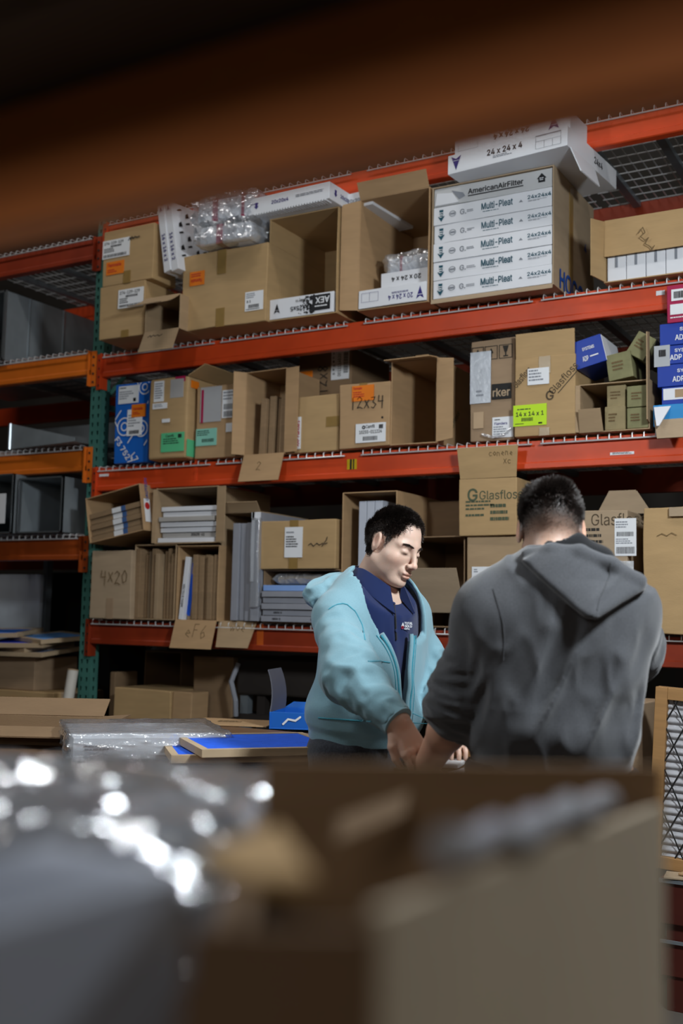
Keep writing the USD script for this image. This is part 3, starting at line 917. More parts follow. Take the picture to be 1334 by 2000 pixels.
L_, T_ = front_box(476, 884, 556, 727, Y2, D2 + .0005, .33)
c = Carton('open tan carton of brown filters with a flap hanging over the middle beam', L_, T_, 'a', open='front', flaps=[('bottom', .155, 72, 0, .0), ('left', .07, 40, 0, .0), ('right', .085, 82, 0, .0)])
c.flap_scrawl('bottom', pen('2'), .1, .06, .05, .003, FAINT)
p = at(573, 778, Y2)
wf = (L_[0] - .07) / 4
for i in range(4):
    s = Slab('air_filter', 'brown filter standing in the middle shelf carton with hanging flap, number %s from left' % ('one', 'two', 'three', 'four')[i], 'air filter', (.035, .25, L_[2] * (.66 + .03 * (i % 2))), TR(T_[0, 3] + .075 + i * .042, Y2 + .03 + .02 * (i % 3), D2 + .008, ry=1.5), group='brown filters in the open carton')
    part('frame', rbox(s.L, .002, 2, .001, i), BROWNF, s.prim)

L_, T_ = front_box(559, 881, 661, 778, Y2 + .01, D2 + .0005, .30)
b = Carton('low tan carton with a sideways barcode label and a square of tape, middle shelf', L_, T_, 'c')
b.sticker((557, 817, 589, 879), PAPER, [(lambda w, h: mv(mv(barcode(h * .6, w * .24, 4), rot=90), w * .36, h * .1), INK), (lambda w, h: mv(mv(text('AAF Flanders', w * .22, True, w=h * .8), rot=90), w * .93, h * .08), REDINK), (lambda w, h: mv(mv(text('10255-011220', w * .12), rot=90), w * .62, h * .08), INK)])
b.put('tape', bx(L_[0] - .075, L_[0] + .001, L_[2] * .42, L_[2] * .6, -.002, .0006), TAPE)
p0, p1 = at(582, 778, 5.02)[0], at(685, 778, 5.02)[0]
bk = Carton('dark tan carton lying behind, with a tall barcode label and a handwritten number', (p1 - p0, .45, at(582, 690, 5.02)[2] - D2 - .001), TR(p0, 5.02, D2 + .0005), 'f')
bk.sticker((647, 684, 683, 743), PAPER, [(lambda w, h: mv(mv(barcode(h * .7, w * .25, 14), rot=90), w * .95, h * .2), INK), (lambda w, h: mv(mv(text('0011114520', w * .16, True, w=h * .75), rot=90), w * .55, h * .1), INK), (lin_in(.1, .1, .15, .8, 6, 3), INK)])
bk.sticker((584, 727, 611, 772), ORANGE_L, name='orange_label')
bk.scrawl(pen('12x8'), 640, 770, .062, .005, PENCIL, rot=90)
L_, T_ = front_box(661, 874, 760, 753, Y2 - .02, D2 + .0005, .46)
b = Carton('tan carton marked 12x24 by hand under an orange sticker, beside the open empty carton', L_, T_, 'a')
b.sticker((688, 755, 731, 785), ORANGE_L, [(txt_in('Flammable', .06, .74, .16, True, maxw=.4), REDINK), (lin_in(.06, .2, .7, .4, 3, 3), REDINK)], name='orange_label')
b.scrawl(pen('12x34'), 684, 801, .058, .004)
b.sticker((695, 829, 754, 866), PAPER, [(txt_in('Camfil', .34, .74, .16, True, maxw=.3), INK), (lambda w, h: mv(extrude(LineString([(.04 * w * math.cos(t), .04 * w * math.sin(t)) for t in np.linspace(0, 6.2, 12)]).buffer(.003), .0006), .27 * w, .8 * h), INK), (txt_in('10255-011224', .12, .46, .17, True, maxw=.76), INK), (bar_in(.25, .1, .5, .22, 9), INK), (bar_in(.78, .68, .14, .22, 3), INK)])
b.put('tape', bx(L_[0] * .4, L_[0] * .55, L_[2] - .012, L_[2], -.002, .0006), TAPE)
b.put('print', mv(trimesh.creation.cylinder(.006, .001, sections=10), L_[0] * .86, L_[2] * .44), PENCIL)
L_, T_ = front_box(762, 866, 853, 707, Y2 - .01, D2 + .0005, .50)
c = Carton('big open empty carton with raised top flaps, standing on the middle shelf', L_, T_, 'a', open='front', flaps=[('top', .09, -8, 0, .0), ('right', .09, 84, 0, .012)])
u, v = c.uv(862, 858, 'right')
c.put('lettering', mv(mv(text('Glasfloss', .03), rot=48), .14, .05), LOGOINK, 'right')
c.put('lettering', mv(mv(text('G', .05, True), rot=48), .10, .035), LOGOINK, 'right')
part('flap', flap_mesh((L_[0] * .1, .12, L_[2]), (L_[0] * .8, .12, L_[2]), (.1, -.5, 1), .05, taper=.05), c.m, c.prim, 25)

L_, T_ = front_box(918, 861, 1005, 668, Y2 + .03, D2 + .0005, .42)
b = Carton('tall brown carton with a silvery pouch and a black lettered band, by the lime label', L_, T_, 'd')
b.sticker((919, 690, 960, 790), mat('silver_pouch', 'b4bac2', .28, .2, 14, .6, 40), [(lin_in(.3, .1, .5, .15, 2, 3), GREYINK)], name='pouch', lift=.007)
b.sticker((961, 751, 999, 781), BLACKISH, [(txt_in('rker', .05, .16, .5, True, maxw=.9), KR['e'])], name='printed_band')
for a, q, k in ((975, 1001, 0), (947, 972, 1), (922, 945, 2)):
    u0, u1 = b.uv(a, 700)[0], b.uv(q, 700)[0]
    v0, v1 = L_[2] * .80, L_[2] * .93
    g = [sbox(u0, v0, u1, v0 + .003), sbox(u0, v1, u1, v1 + .003), sbox(u0, v0, u0 + .003, v1), sbox(u1 - .003, v0, u1, v1)]
    mx = (u0 + u1) / 2
    g += [Polygon([(mx - .015, v0 + .06), (mx + .015, v0 + .06), (mx + .006, v0 + .03), (mx - .006, v0 + .03)]), sbox(mx - .003, v0 + .012, mx + .003, v0 + .035), sbox(mx - .012, v0 + .008, mx + .012, v0 + .014)] if k == 0 else [Polygon([(mx - .012, v0 + .03), (mx + .012, v0 + .03), (mx, v0 + .055)]), sbox(mx - .004, v0 + .01, mx + .004, v0 + .03)]
    b.put('print', extrude(unary_union(g), .0006), PENCIL)
b.sticker((962, 816, 1003, 856), PAPER, [(lin_in(.1, .8, .5, .1, 1, 3), INK), (txt_in('Flanders', .1, .62, .12, True, maxw=.8), PURPLE), (lin_in(.06, .1, .85, .45, 4, 3), GREYINK)])
b.sticker((925, 806, 945, 838), mat('torn_board', 'b39a7c', .8, .1), name='torn_patch')
part('film_wrap', rod([(L_[0] * .3, -.012, .03), (L_[0] * .55, -.02, .012), (L_[0] * .8, -.02, .02), (L_[0] * .97, -.016, .05)], .007, 6), FILM, b.prim, 30)
L_, T_ = front_box(1005, 857, 1124, 702, Y2 - .01, D2 + .0005, .45)
b = Carton('tan carton with a lime yellow label and raised flap, on the middle shelf', L_, T_, 'c', warp=.003)
b.flap('front', .115, 3, 0, .0, face='top')
b.sticker((1031, 721, 1073, 753), PAPER, [(lin_in(.06, .15, .8, .75, 4, 3), GREYINK)])
b.sticker((1003, 793, 1068, 834), LIME_L, [(txt_in('14 x 14 x 1', .08, .46, .2, True, maxw=.84), INK), (lin_in(.12, .72, .76, .1, 1, 3), GREENINK), (bar_in(.25, .22, .36, .17, 9), INK), (lin_in(.06, .06, .3, .07, 1, 5), INK), (bar_in(.76, .06, .12, .08, 4), INK)], name='lime_label')
b.put('lettering', mv(mv(text('Glasfloss', .032, False, w=.17), rot=46), L_[0] * .64, L_[2] * .50), LOGODARK)
b.put('lettering', mv(mv(text('Glasfloss', .032, False, w=.11), rot=46), L_[0] * .03, L_[2] * .62), LOGODARK)
b.put('print', mv(extrude(LineString([(0, 0), (.085, .09)]).buffer(.0018), .0006), L_[0] * .72, L_[2] * .52), PENCIL)
b.put('lettering', mv(text('G', .04, True), L_[0] * .52, L_[2] * .44), LOGODARK)
u = L_[0] * .5
b.tape(u, L_[2] * .78, L_[2], .055)
b.tape(u, 0, L_[2] * .1, .05)

# the torn open carton of olive boxes
L_, T_ = front_box(1131, 846, 1270, 752, Y2, D2 + .0005, .42)
c = Carton('torn open tan carton filled with small olive boxes, right of the lime label', L_, T_, 'b', open='front', flaps=[('left', .02, 60, 0, .0)])
part('flap', flap_mesh((.0, -.004, .002), (.115, -.004, .002), (.0, -.34, 1), .105, taper=.004), c.m, c.prim, 25)
part('flap', flap_mesh((L_[0] - .003, .0, .02), (L_[0] - .003, .0, .43), (.05, -1, 0), .05, taper=.01), c.m, c.prim, 25)
nm = 0


def olive(label, l, b_, r, t, Y, Z, dep=.26, rz=0, ry=0, rx=0, m=OLIVE_C):
    L, T = front_box(l, b_, r, t, Y, Z, dep)
    s = Slab('small_carton', label, 'small box', L, TR(T[0, 3], Y, T[2, 3], rz=rz, ry=ry, rx=rx), 'olive boxes in the torn carton')
    part('body', rbox(L, .004, 3, .002, int(l) % 7), m, s.prim, 40)
    s.put('print', mv(lines(L[0] * .6, L[2] * .4, 3, int(l)), L[0] * .2, L[2] * .3), FAINT)
    return s


OL2 = mat('olive_tan_board', '8d7f5c', 0.7, 0.2, 14)
o1 = olive('small brown box with a printed patch, bottom left in the torn carton', 1181, 841, 1221, 795, Y2 + .008, D2 + .0075, m=OL2)
o2 = olive('small olive box, bottom right in the torn carton', 1224, 841, 1266, 797, Y2 + .006, D2 + .0075)
o3 = olive('small brown box in half shadow, middle left in the torn carton', 1185, 792, 1222, 753, Y2 + .03, D2 + .0085 + o1.L[2], m=OL2)
o4 = olive('small olive box, middle right in the torn carton', 1225, 794, 1267, 755, Y2 + .004, D2 + .0085 + o2.L[2])
top = D2 + L_[2]
o5 = olive('small olive box tipped on the torn carton rim, below the topmost one', 1190, 739, 1239, 694, Y2 + .01, top + .006, .26, ry=-8)
o6 = olive('small olive box tilted steeply at the very top of the torn carton', 1222, 690, 1262, 640, Y2 + .02, top + .135, .26, ry=33)
L, T = front_box(1127, 700, 1186, 668, Y2 + .0, top + .07, .26)
s = Slab('blue_carton', 'dark blue box with white lettering tilted on the torn carton of olive boxes', 'box', L, TR(T[0, 3], T[1, 3], T[2, 3], ry=-13))
part('body', rbox(L, .003, 2), NAVY_C, s.prim)
s.put('lettering', mv(text('SYSTEMS', .014, True, w=L[0] * .4), L[0] * .32, L[2] * .58), PAPER)
s.put('lettering', mv(text('ADP', .022, True, w=L[0] * .2), L[0] * .26, L[2] * .2), PAPER)
s.put('print', mv(bx(0, L[0] * .28, 0, .006, 0, .0006), L[0] * .52, L[2] * .3), PAPER)
s.put('end_panel', bx(.004, L[1] - .004, .004, L[2] - .004, -.002, .0006), WHITE, 'right')

# the blue stack at the right edge
L_, T_ = front_box(1276, 846, 1350, 792, Y2 - .03, D2 + .0005, .4)
base = Slab('cardboard_tray', 'light blue tray with a torn tan front under the stack of dark blue boxes', 'tray', L_, T_)
part('body', rbox(L_, .004, 3, .003, 3), SKYBLUE, base.prim)
part('flap', flap_mesh((.0, -.002, .03), (L_[0] * .98, -.002, .03), (0, -.35, -1), .09, taper=.02), KR['e'], base.prim, 25)
part('flap', flap_mesh((.0, -.002, L_[2] * .9), (L_[0] * .5, -.002, L_[2] * .9), (-.1, -.5, -1), .1, taper=.03), WHITE, base.prim, 25)
z = D2 + L_[2]
x0 = T_[0, 3] + .015
for i, (h, off, lab) in enumerate(((.075, .02, 'opened, showing its pale inside'), (.095, .0, 'second from below'), (.08, -.01, 'third from below with a grey label'), (.095, .012, 'topmost, under the magenta box'))):
    s = Slab('blue_carton', 'dark blue box stacked at the right edge, %s' % lab, 'box', (.27, .30, h), TR(x0 + off, Y2 - .02, z + .0012 * (i + 1)), 'dark blue boxes stacked at the right edge')
    part('body', rbox(s.L, .003, 2, .001, i), NAVY_C, s.prim)
    if i:
        s.put('lettering', mv(text('SYSTEMS', .014, True, w=.1), .085, h * .62), PAPER)
        s.put('lettering', mv(text('ADP', .022, True, w=.05), .065, h * .2), PAPER)
        s.put('print', mv(bx(0, .1, 0, .005, 0, .0006), .13, h * .3), PAPER)
    else:
        s.put('inside_panel', bx(.006, .2, .02, h - .006, -.002, .0006), WHITE)
        s.put('inside_panel', bx(.055, .2, .028, h - .012, -.002, .0012), KR['b'])
    if i == 2:
        s.put('label', bx(-.002, .065, -.008, h + .004, -.002, .0012), mat('grey_label', 'a8adb2', .5, .05))
        s.put('print', mv(barcode(.03, .03, 5), .018, .035), INK, lift=.0032)
    z += h + .0012
MB = z + .0018
s = Slab('magenta_carton', 'magenta box with white stickers on top of the dark blue stack', 'box', (.25, .26, .165), TR(x0 + .045, Y2 - .03, MB))
part('body', rbox(s.L, .004, 2, .001, 1), MAGENTA, s.prim)
s.put('label', bx(.02, .09, .095, .145, -.002, .0012), PAPER)
s.put('print', mv(barcode(.05, .03, 5), .03, .105), INK, lift=.0032)
s.put('label', bx(.015, .075, .035, .08, -.002, .0012), PAPER)
s.put('print', mv(lines(.07, .01, 1, 5), .015, .015), PAPER)

# left bay, middle and lower shelves
p = at(14, 876, 4.68)
t = thing('metal_trough', 'bent galvanised trough lying on the middle shelf of the orange left bay', 'sheet metal part', TR(p[0], 4.70, 2.336, rz=-8))
prof = [(0, 0, .15), (.06, -.0, .13), (.13, .02, .03), (.35, .05, .012), (.62, .08, .0)]
pts = np.array([(0, .19), (.0, .02), (.02, .0), (.25, .0), (.52, .0)])
m = cat([bx(0, .62, 0, .003, 0, .16), bx(0, .62, 0, .4, 0, .003), bx(0, .62, .397, .4, 0, .16)])
V = np.array(m.vertices); V[:, 2] *= (1 - .85 * np.clip(V[:, 0] / .62, 0, 1)); m = trimesh.Trimesh(V, m.faces, process=False)
part('trough_wall', m, DUCT, t, False)
part('trough_rim', rod([(0, -.004, 0), (0, -.004, .16)], .012, 8), DUCT_D, t, 30)
t = thing('metal_trough', 'long dull metal channel lying behind the bent trough in the orange left bay', 'sheet metal part', TR(-5.6, 5.18, 2.336))
part('trough_wall', cat([bx(0, 1.0, 0, .3, 0, .003), bx(0, 1.0, 0, .003, 0, .22), bx(0, 1.0, .297, .3, 0, .22)]), DUCT, t, False)


def duct_box(label, x0, x1, z, h, dep, Y=4.68, back=True):
    t = thing('duct_box', label, 'duct box', TR(x0, Y, z))
    w = x1 - x0
    part('duct_wall', cat([bx(0, w, 0, dep, 0, .002), bx(0, w, 0, dep, h - .002, h), bx(0, .002, 0, dep, 0, h), bx(w - .002, w, 0, dep, 0, h), bx(0, w, dep - .002, dep, 0, h)]), DUCT, t, False)
    part('duct_rim', cat([bx(0, w, -.004, .016, 0, .008), bx(0, w, -.004, .016, h - .008, h), bx(0, .008, -.004, .016, 0, h), bx(w - .008, w, -.004, .016, 0, h)]), DUCT_D, t, False)
    return t


xa, xb = at(33, 1045, 4.66)[0], at(118, 1045, 4.66)[0]
duct_box('open galvanised duct box with bright rim on the lower shelf of the orange left bay', xa, xb, 1.816, .33, .75, 4.66)
t = duct_box('galvanised duct box with a taped white sheet, at the left edge of the picture', xa - .42, xa - .03, 1.816, .36, .7, 4.64)
part('paper_sheet', bx(.18, .34, -.008, -.005, .06, .24), PAPER, t, False)
duct_box('galvanised duct box at the far back of the lower left shelf', -5.6, -5.0, 1.816, .45, .22, 5.5)

# ------------------------------------------------------------------ lowest red shelf
Y3 = 4.67
L_, T_ = front_box(174, 1210, 253, 1076, Y3 - .03, D3 + .0005, .5)
T_[0, 3] = max(T_[0, 3], -4.35)
b = Carton('plain tan carton marked 4x20 by hand at the left end of the lowest shelf', L_, T_, 'e')
b.scrawl(pen('4x20'), 197, 1140, .075, .004, FAINT)
b.put('tape', bx(L_[0] * .42, L_[0] * .58, 0, L_[2] * .3, -.002, .0004), KR['d'])
HB = D3 + L_[2]
L2, T2 = front_box(258, 1209, 339, 1064, Y3, D3 + .0005, .46)
c = Carton('tan carton open at the front, filled with eight brown filters on edge', L2, T2, 'b', open='front')
H2 = D3 + L2[2]
nf = 8
wf = (L2[0] - .02) / nf
for i in range(nf):
    s = Slab('air_filter', 'brown filter on edge in the carton of eight, %s from the left' % ('first', 'second', 'third', 'fourth', 'fifth', 'sixth', 'seventh', 'eighth')[i], 'air filter', (wf - .005 - .004 * (i % 3 == 1), .42, L2[2] - .03 - .014 * ((i * 5) % 3)), TR(T2[0, 3] + .011 + i * wf, Y3 + .004 + .014 * ((i * 7) % 4), D3 + .008, ry=.25 * ((i % 3) - 1)), 'brown filters on edge in the carton of eight')
    part('frame', rbox(s.L, .002, 2, .001, i), (BROWNF, mat('brown_frame_board_b', '75634d', .75, .12, 14), mat('brown_frame_board_c', '9a8468', .75, .12, 14))[(i * 3) % 3 if i % 2 else (i // 2) % 3], s.prim)
L3, T3 = front_box(342, 1210, 424, 1066, Y3, D3 + .0005, .48)
c = Carton('open tan carton with a white edged filter leaning over blue media, hanging flap below', L3, T3, 'a', open='front', flaps=[('bottom', .155, 74, 0, .0)])
c.flap_scrawl('bottom', pen('eF6'), .09, .06, .07, .003, FAINT)
s = Slab('air_filter', 'leaning filter with a white printed edge and a blue face, left in its carton', 'air filter', (.028, .42, L3[2] * .84), TR(T3[0, 3] + .018, Y3 + .004, D3 + .008, ry=6))
part('frame', rbox(s.L, .002, 1), WHITE, s.prim)
s.put('media', bx(.03, .40, .03, s.L[2] - .03, -.002, .002), MEDIA, 'right')
m = mv(text('MERV 8 FILTER', .012), rot=90); bb = m.bounds; m.apply_translation((.008 - bb[0][0], .07 - bb[0][1], 0))
s.put('print', m, INK)
s = Slab('air_filter', 'tan filter with blue media leaning behind the white edged one', 'air filter', (.02, .38, L3[2] * .76), TR(T3[0, 3] + .058, Y3 + .03, D3 + .008, ry=5))
part('frame', rbox(s.L, .002, 1), TANF, s.prim)
part('media', bx(.002, .018, -.003, .002, .02, s.L[2] * .8), MEDIA, s.prim, False)
part('media', bx(.0195, .0215, .03, .35, .03, s.L[2] - .03), MEDIA, s.prim, False)
for i in range(5):
    s = Slab('air_filter', 'brown filter on edge right of the blue media, %s of five from the left' % ('first', 'second', 'third', 'fourth', 'fifth')[i], 'air filter', (.03, .42, L3[2] * .86 - .01 * (i % 2)), TR(T3[0, 3] + L3[0] - .012 - (5 - i) * .0325, Y3 + .004 + .012 * (i % 3), D3 + .008), 'brown filters right of the blue media')
    part('frame', rbox(s.L, .002, 2, .001, i + 3), BROWNF, s.prim)
H3 = D3 + L3[2]
# tilted open carton of brown filters
tz = max(HB, H2) + .004
c = Carton('open carton tilted to the left on the plain carton, stacked with brown filters', (.40, .42, .262), TR(T_[0, 3] + .005, Y3 - .06, tz + .002, ry=-10), 'a', open='front')
KT = c.T
for i in range(5):
    s = Slab('air_filter', 'brown filter with a white and blue band in the tilted carton, %s of five' % ('lowest', 'second', 'third', 'fourth', 'topmost')[i], 'air filter', (.385, .38, .030), KT @ TR(.0075, .012 + .006 * (i % 2), .008 + i * .0325), 'brown filters stacked in the tilted carton')
    part('frame', rbox(s.L, .002, 2, .001, i), BROWNF, s.prim)
    s.put('label', bx(.17, .235, .001, .029, -.002, .0006), PAPER)
    s.put('label', bx(.237, .268, .001, .029, -.002, .0006), mat('blue_band', '3a5a8c', .6))
c.put('label', bx(.02, .07, .05, .18, 0, .001), PAPER, 'right')
c.put('print', mv(trimesh.creation.cylinder(.02, .001, sections=14), .045, .14), REDINK, 'right', .003)
c.put('print', mv(mv(text('CAUTION', .02, True), rot=90), .06, .17), BLUEINK, 'right', .003)
# upright open carton of white filters
tz2 = max(H2, H3) + .002
xa, xb = at(304, 1052, Y3)[0], at(425, 1052, Y3)[0]
xa = max(xa, -3.955)
hL = at(304, 955, Y3)[2] - tz2
c = Carton('square open carton of white filters lying flat, standing on the cartons of upright filters', (xb - xa, .5, hL), TR(xa, Y3 - .01, tz2), 'b', open='front', flaps=[('right', .06, 82, 0, .0), ('left', .02, 82, 0, .0)])
hz = (hL * .66) / 7
for i in range(7):
    s = Slab('air_filter', 'white filter lying flat in the square open carton, %s of seven' % ('lowest', 'second', 'third', 'fourth', 'fifth', 'sixth', 'topmost')[i], 'air filter', (xb - xa - .035 - .006 * (i % 3), .44, hz - .004), TR(xa + .014 + .006 * (i % 2), Y3 + .002 + .01 * ((i * 3) % 4), tz2 + .007 + i * hz), 'white filters lying flat in the square carton')
    part('frame', rbox(s.L, .002, 2, .001, i), WHITE if i % 3 != 1 else mat('grey_white_frame', 'a9a6a2', .6, .08), s.prim)
    if i == 1:
        s.put('print', mv(text('20x20  x1', .014, True), .2, .008), INK)
for i in range(3):
    pass
# tall open carton of grey filters
L_, T_ = front_box(427, 1211, 503, 1001, Y3 + .03, D3 + .0005, .48)
c = Carton('tall narrow open carton with grey filters on end and a hanging front flap', L_, T_, 'b', open='front', flaps=[('bottom', .145, 70, 0, .02), ('top', .06, 60, .3, .0)])
c.flap_scrawl('bottom', pen('woe'), .09, .09, .05, .003, FAINT)
for i in range(3):
    s = Slab('air_filter', 'grey filter on end in the tall narrow carton, %s' % ('left one', 'middle one', 'right one')[i], 'air filter', (.042, .44, L_[2] * .88), TR(T_[0, 3] + .09 + i * .045, Y3 + .01 + .012 * (i % 2), D3 + .008), 'grey filters on end in the tall carton')
    part('frame', rbox(s.L, .002, 2, .001, i), GREYF, s.prim)
s = Slab('air_filter', 'white edged filter wrapped in torn film, right end of the tall narrow carton', 'air filter', (.05, .44, L_[2] * 1.0), TR(T_[0, 3] + .228, Y3 - .01, D3 + .008))
part('frame', rbox((.05, .44, L_[2] * .97), .002, 1), GREYF, s.prim)
part('white_edge', bx(.0, .05, -.006, .0, L_[2] * .9, L_[2] * .97), WHITE, s.prim, False)
part('white_edge', bx(-.003, .014, -.006, .0, L_[2] * .35, L_[2] * .97), WHITE, s.prim, False)
part('film', rbox((.055, .03, L_[2] * .8), .01, 8, .006, 4, (.0, -.02, L_[2] * .12)), FILM, s.prim)
# low open carton with flat grey filters, a closed carton above it
xa, xb = at(508, 1210, Y3)[0], at(660, 1210, Y3)[0]
hC = at(508, 1112, Y3)[2] - D3
c = Carton('wide low open carton of flat grey filters with blue on top, under a labelled carton', (xb - xa, .5, hC), TR(xa, Y3 + .02, D3 + .0005), 'f', open='front')
for i in range(6):
    s = Slab('air_filter', 'grey filter lying flat in the wide low carton, %s of six' % ('lowest', 'second', 'third', 'fourth', 'fifth', 'topmost blue faced')[i], 'air filter', (xb - xa - .03, .44, .029), TR(xa + .012, Y3 - .01 + .012 * (i % 2), D3 + .007 + i * .0315), 'flat grey filters in the wide low carton')
    part('frame', rbox(s.L, .002, 2, .001, i), GREYF if i < 5 else mat('blue_edge_board', '7fa2dc', .5), s.prim)
    if i in (0, 1):
        s.put('print', mv(text('MERV 8', .01), .07, .01), INK)
        s.put('print', mv(text('MERV 8', .01), .3, .01), INK)
bag('plastic_bag', 'crumpled tan and clear wrapping on the flat grey filters under the labelled carton', (.3, .3, .06), TR(xa + .03, Y3 + .06, D3 + .007 + 6 * .0315 + .002), 23, (), TANF, squash=.02)
hz = D3 + hC + .002
L_, T_ = front_box(505, 1110, 655, 1018, Y3, hz, .46)
b = Carton('closed tan carton with a tall white label and marker scrawl, above the flat grey filters', L_, T_, 'c')
b.sticker((556, 1030, 592, 1089), PAPER, [(lin_in(.08, .3, .8, .4, 5, 3), INK), (lin_in(.08, .75, .5, .1, 1, 5), GREYINK)])
b.tape(b.uv(573, 1100)[0], 0, L_[2], .05)
b.scrawl([[(0, .1), (.3, .3), (.6, 0), (1, .3), (1.3, .1), (1.7, .3)], [(1.6, 0), (2.1, .6), (2.2, .9)], [(1.9, .2), (2.2, .3)]], 603, 1067, .05, .004)
# tall open carton behind the man in teal
xa, xb = at(662, 1200, Y3)[0], at(770, 1200, Y3)[0]
hT = at(662, 962, Y3)[2] - D3
c = Carton('tall open carton with white filters on end, behind the man in the teal hoodie', (xb - xa, .5, hT), TR(xa, Y3 + .01, D3 + .0005), 'a', open='front')
for i in range(3):
    s = Slab('air_filter', 'white grey filter on end in the tall carton behind the teal hoodie, %s' % ('left one', 'middle one', 'right one')[i], 'air filter', (.042, .40, hT * .92), TR(xa + .085 + i * .0445, Y3 + .03, D3 + .008), 'white grey filters behind the teal hoodie')
    part('frame', rbox(s.L, .002, 2, .001, i), mat('pale_frame_board', 'b4bac6', .55, .06, 10), s.prim)
# dark open carton between the men
xa, xb = at(778, 1215, Y3)[0], at(903, 1215, Y3)[0]
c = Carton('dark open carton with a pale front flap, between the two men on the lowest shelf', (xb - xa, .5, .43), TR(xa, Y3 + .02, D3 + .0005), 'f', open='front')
part('flap', flap_mesh((-.06, -.012, .07), (xb - xa + .01, -.012, .07), (.0, -.42, 1), .22, taper=.006), KR['e'], c.prim, 25)
part('flap', bx(.0, .17, -.02, -.016, .004, .07), KR['b'], c.prim, False)
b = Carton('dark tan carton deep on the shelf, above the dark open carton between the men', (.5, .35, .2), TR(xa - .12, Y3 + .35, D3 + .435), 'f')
# cartons left of the man in grey
xa, xb = at(911, 1215, Y3)[0], at(1022, 1215, Y3)[0]
zl = at(911, 1048, Y3)[2]
b = Carton('tan carton with a large white sheet stuck on it, beside the grey hoodie shoulder', (xb - xa, .5, zl - D3), TR(xa, Y3 - .0, D3 + .0005), 'b')
b.sticker((922, 1107, 985, 1150), PAPER, [(lin_in(.06, .7, .2, .2, 2, 3), GREYINK)])
L_, T_ = front_box(896, 1046, 1009, 936, Y3 - .02, zl + .002, .5)
c = Carton('tan carton with green lettering and tall raised flap, left of the head in grey', L_, T_, 'c', warp=.003)
c.flap('front', .145, 6, .0, -.012, face='top')
c.flap_w = None
c.put('lettering', mv(text('Glasfloss', .04, False, w=.21), L_[0] * .36, L_[2] * .62), LOGOINK)
c.put('lettering', mv(text('G', .055, True), L_[0] * .15, L_[2] * .6), LOGOINK)
c.put('print', mv(lines(.14, .05, 3, 5), L_[0] * .12, L_[2] * .42), LOGOINK)
c.put('print', mv(lines(.1, .09, 3, 6), L_[0] * .55, L_[2] * .2), LOGOINK)
c.put('print', mv(lines(.12, .02, 1, 6), L_[0] * .12, L_[2] * .3), LOGOINK)
F4, fp = c.flaps['front']
c.flap_scrawl('front', pen('conene'), .15, .10, .03, .0025, FAINT)
c.flap_scrawl('front', pen('xc'), .22, .06, .03, .0025, FAINT)
# right of the man in grey
L_, T_ = front_box(1146, 1230, 1245, 997, Y3, D3 + .0005, .5)
T_[0, 3] = min(T_[0, 3], -1.50)
b = Carton('tan carton with a white shipping label, just right of the grey hoodie', L_, T_, 'e')
b.sticker((1201, 1013, 1243, 1086), PAPER, [(lin_in(.06, .72, .8, .2, 3, 8), GREYINK), (bar_in(.1, .52, .8, .12, 9), INK), (lin_in(.06, .3, .8, .16, 3, 18), GREYINK), (bar_in(.08, .06, .84, .18, 19), INK)])
b.put('lettering', mv(text('Glasfloss', .05, False, w=.24), L_[0] * .28, L_[2] * .87), LOGODARK)
b.put('print', mv(lines(.1, .08, 3, 6), L_[0] * .1, L_[2] * .7), PENCIL)
s = b.sticker((1192, 1096, 1238, 1140), POUCH, [], name='pouch')
b.scrawl([[(0, 0), (.3, .4), (.5, 0), (.8, .3)]], 1215, 1165, .05, .004, GREENINK)
for k, (xx, ang) in enumerate(((0.02, 38), (.1, -30))):
    part('flap', flap_mesh((.02 + k * .12, .2, L_[2]), (.16 + k * .12, .2, L_[2]), ((.5, 0, 1) if k == 0 else (-.6, 0, 1)), .12, taper=.005), b.m, b.prim, 25)
L_, T_ = front_box(1258, 1232, 1420, 992, Y3 - .03, D3 + .0005, .52)
b = Carton('large tan carton with a crumpled top corner at the right edge of the lowest shelf', L_, T_, 'c', warp=.007)
b.put('torn_patch', cat([bx(.11, .2, L_[2] - .04, L_[2] - .002, -.002, .012)]), KR['e'])
b.scrawl([[(0, 0), (.4, .2), (.8, 0), (1.2, .25), (1.6, .05)]], 1284, 1047, .05, .003, FAINT)
b.put('print', bx(L_[0] * .3, L_[0] * .7, .07, .072, 0, .0006), FAINT)

# ------------------------------------------------------------------ figures: smooth solids from distance fields
def unit(v):
    v = np.asarray(v, float)
    return v / np.linalg.norm(v)


def smin(a, b, k):
    h = np.clip(0.5 + 0.5 * (b - a) / k, 0, 1)
    return b * (1 - h) + a * h - k * h * (1 - h)


def smax(a, b, k):
    return -smin(-a, -b, k)


def cone(P, a, b, ra, rb):
    a, b = np.asarray(a, float), np.asarray(b, float)
    ab = b - a
    t = np.clip((P - a) @ ab / (ab @ ab), 0, 1)
    return np.linalg.norm(P - a - t[:, None] * ab, axis=1) - (ra + (rb - ra) * t)


def ell(P, c, r):
    q = P - np.asarray(c, float)
    r = np.asarray(r, float)
    k0 = np.linalg.norm(q / r, axis=1)
    k1 = np.linalg.norm(q / r ** 2, axis=1)
    return k0 * (k0 - 1) / np.maximum(k1, 1e-9)


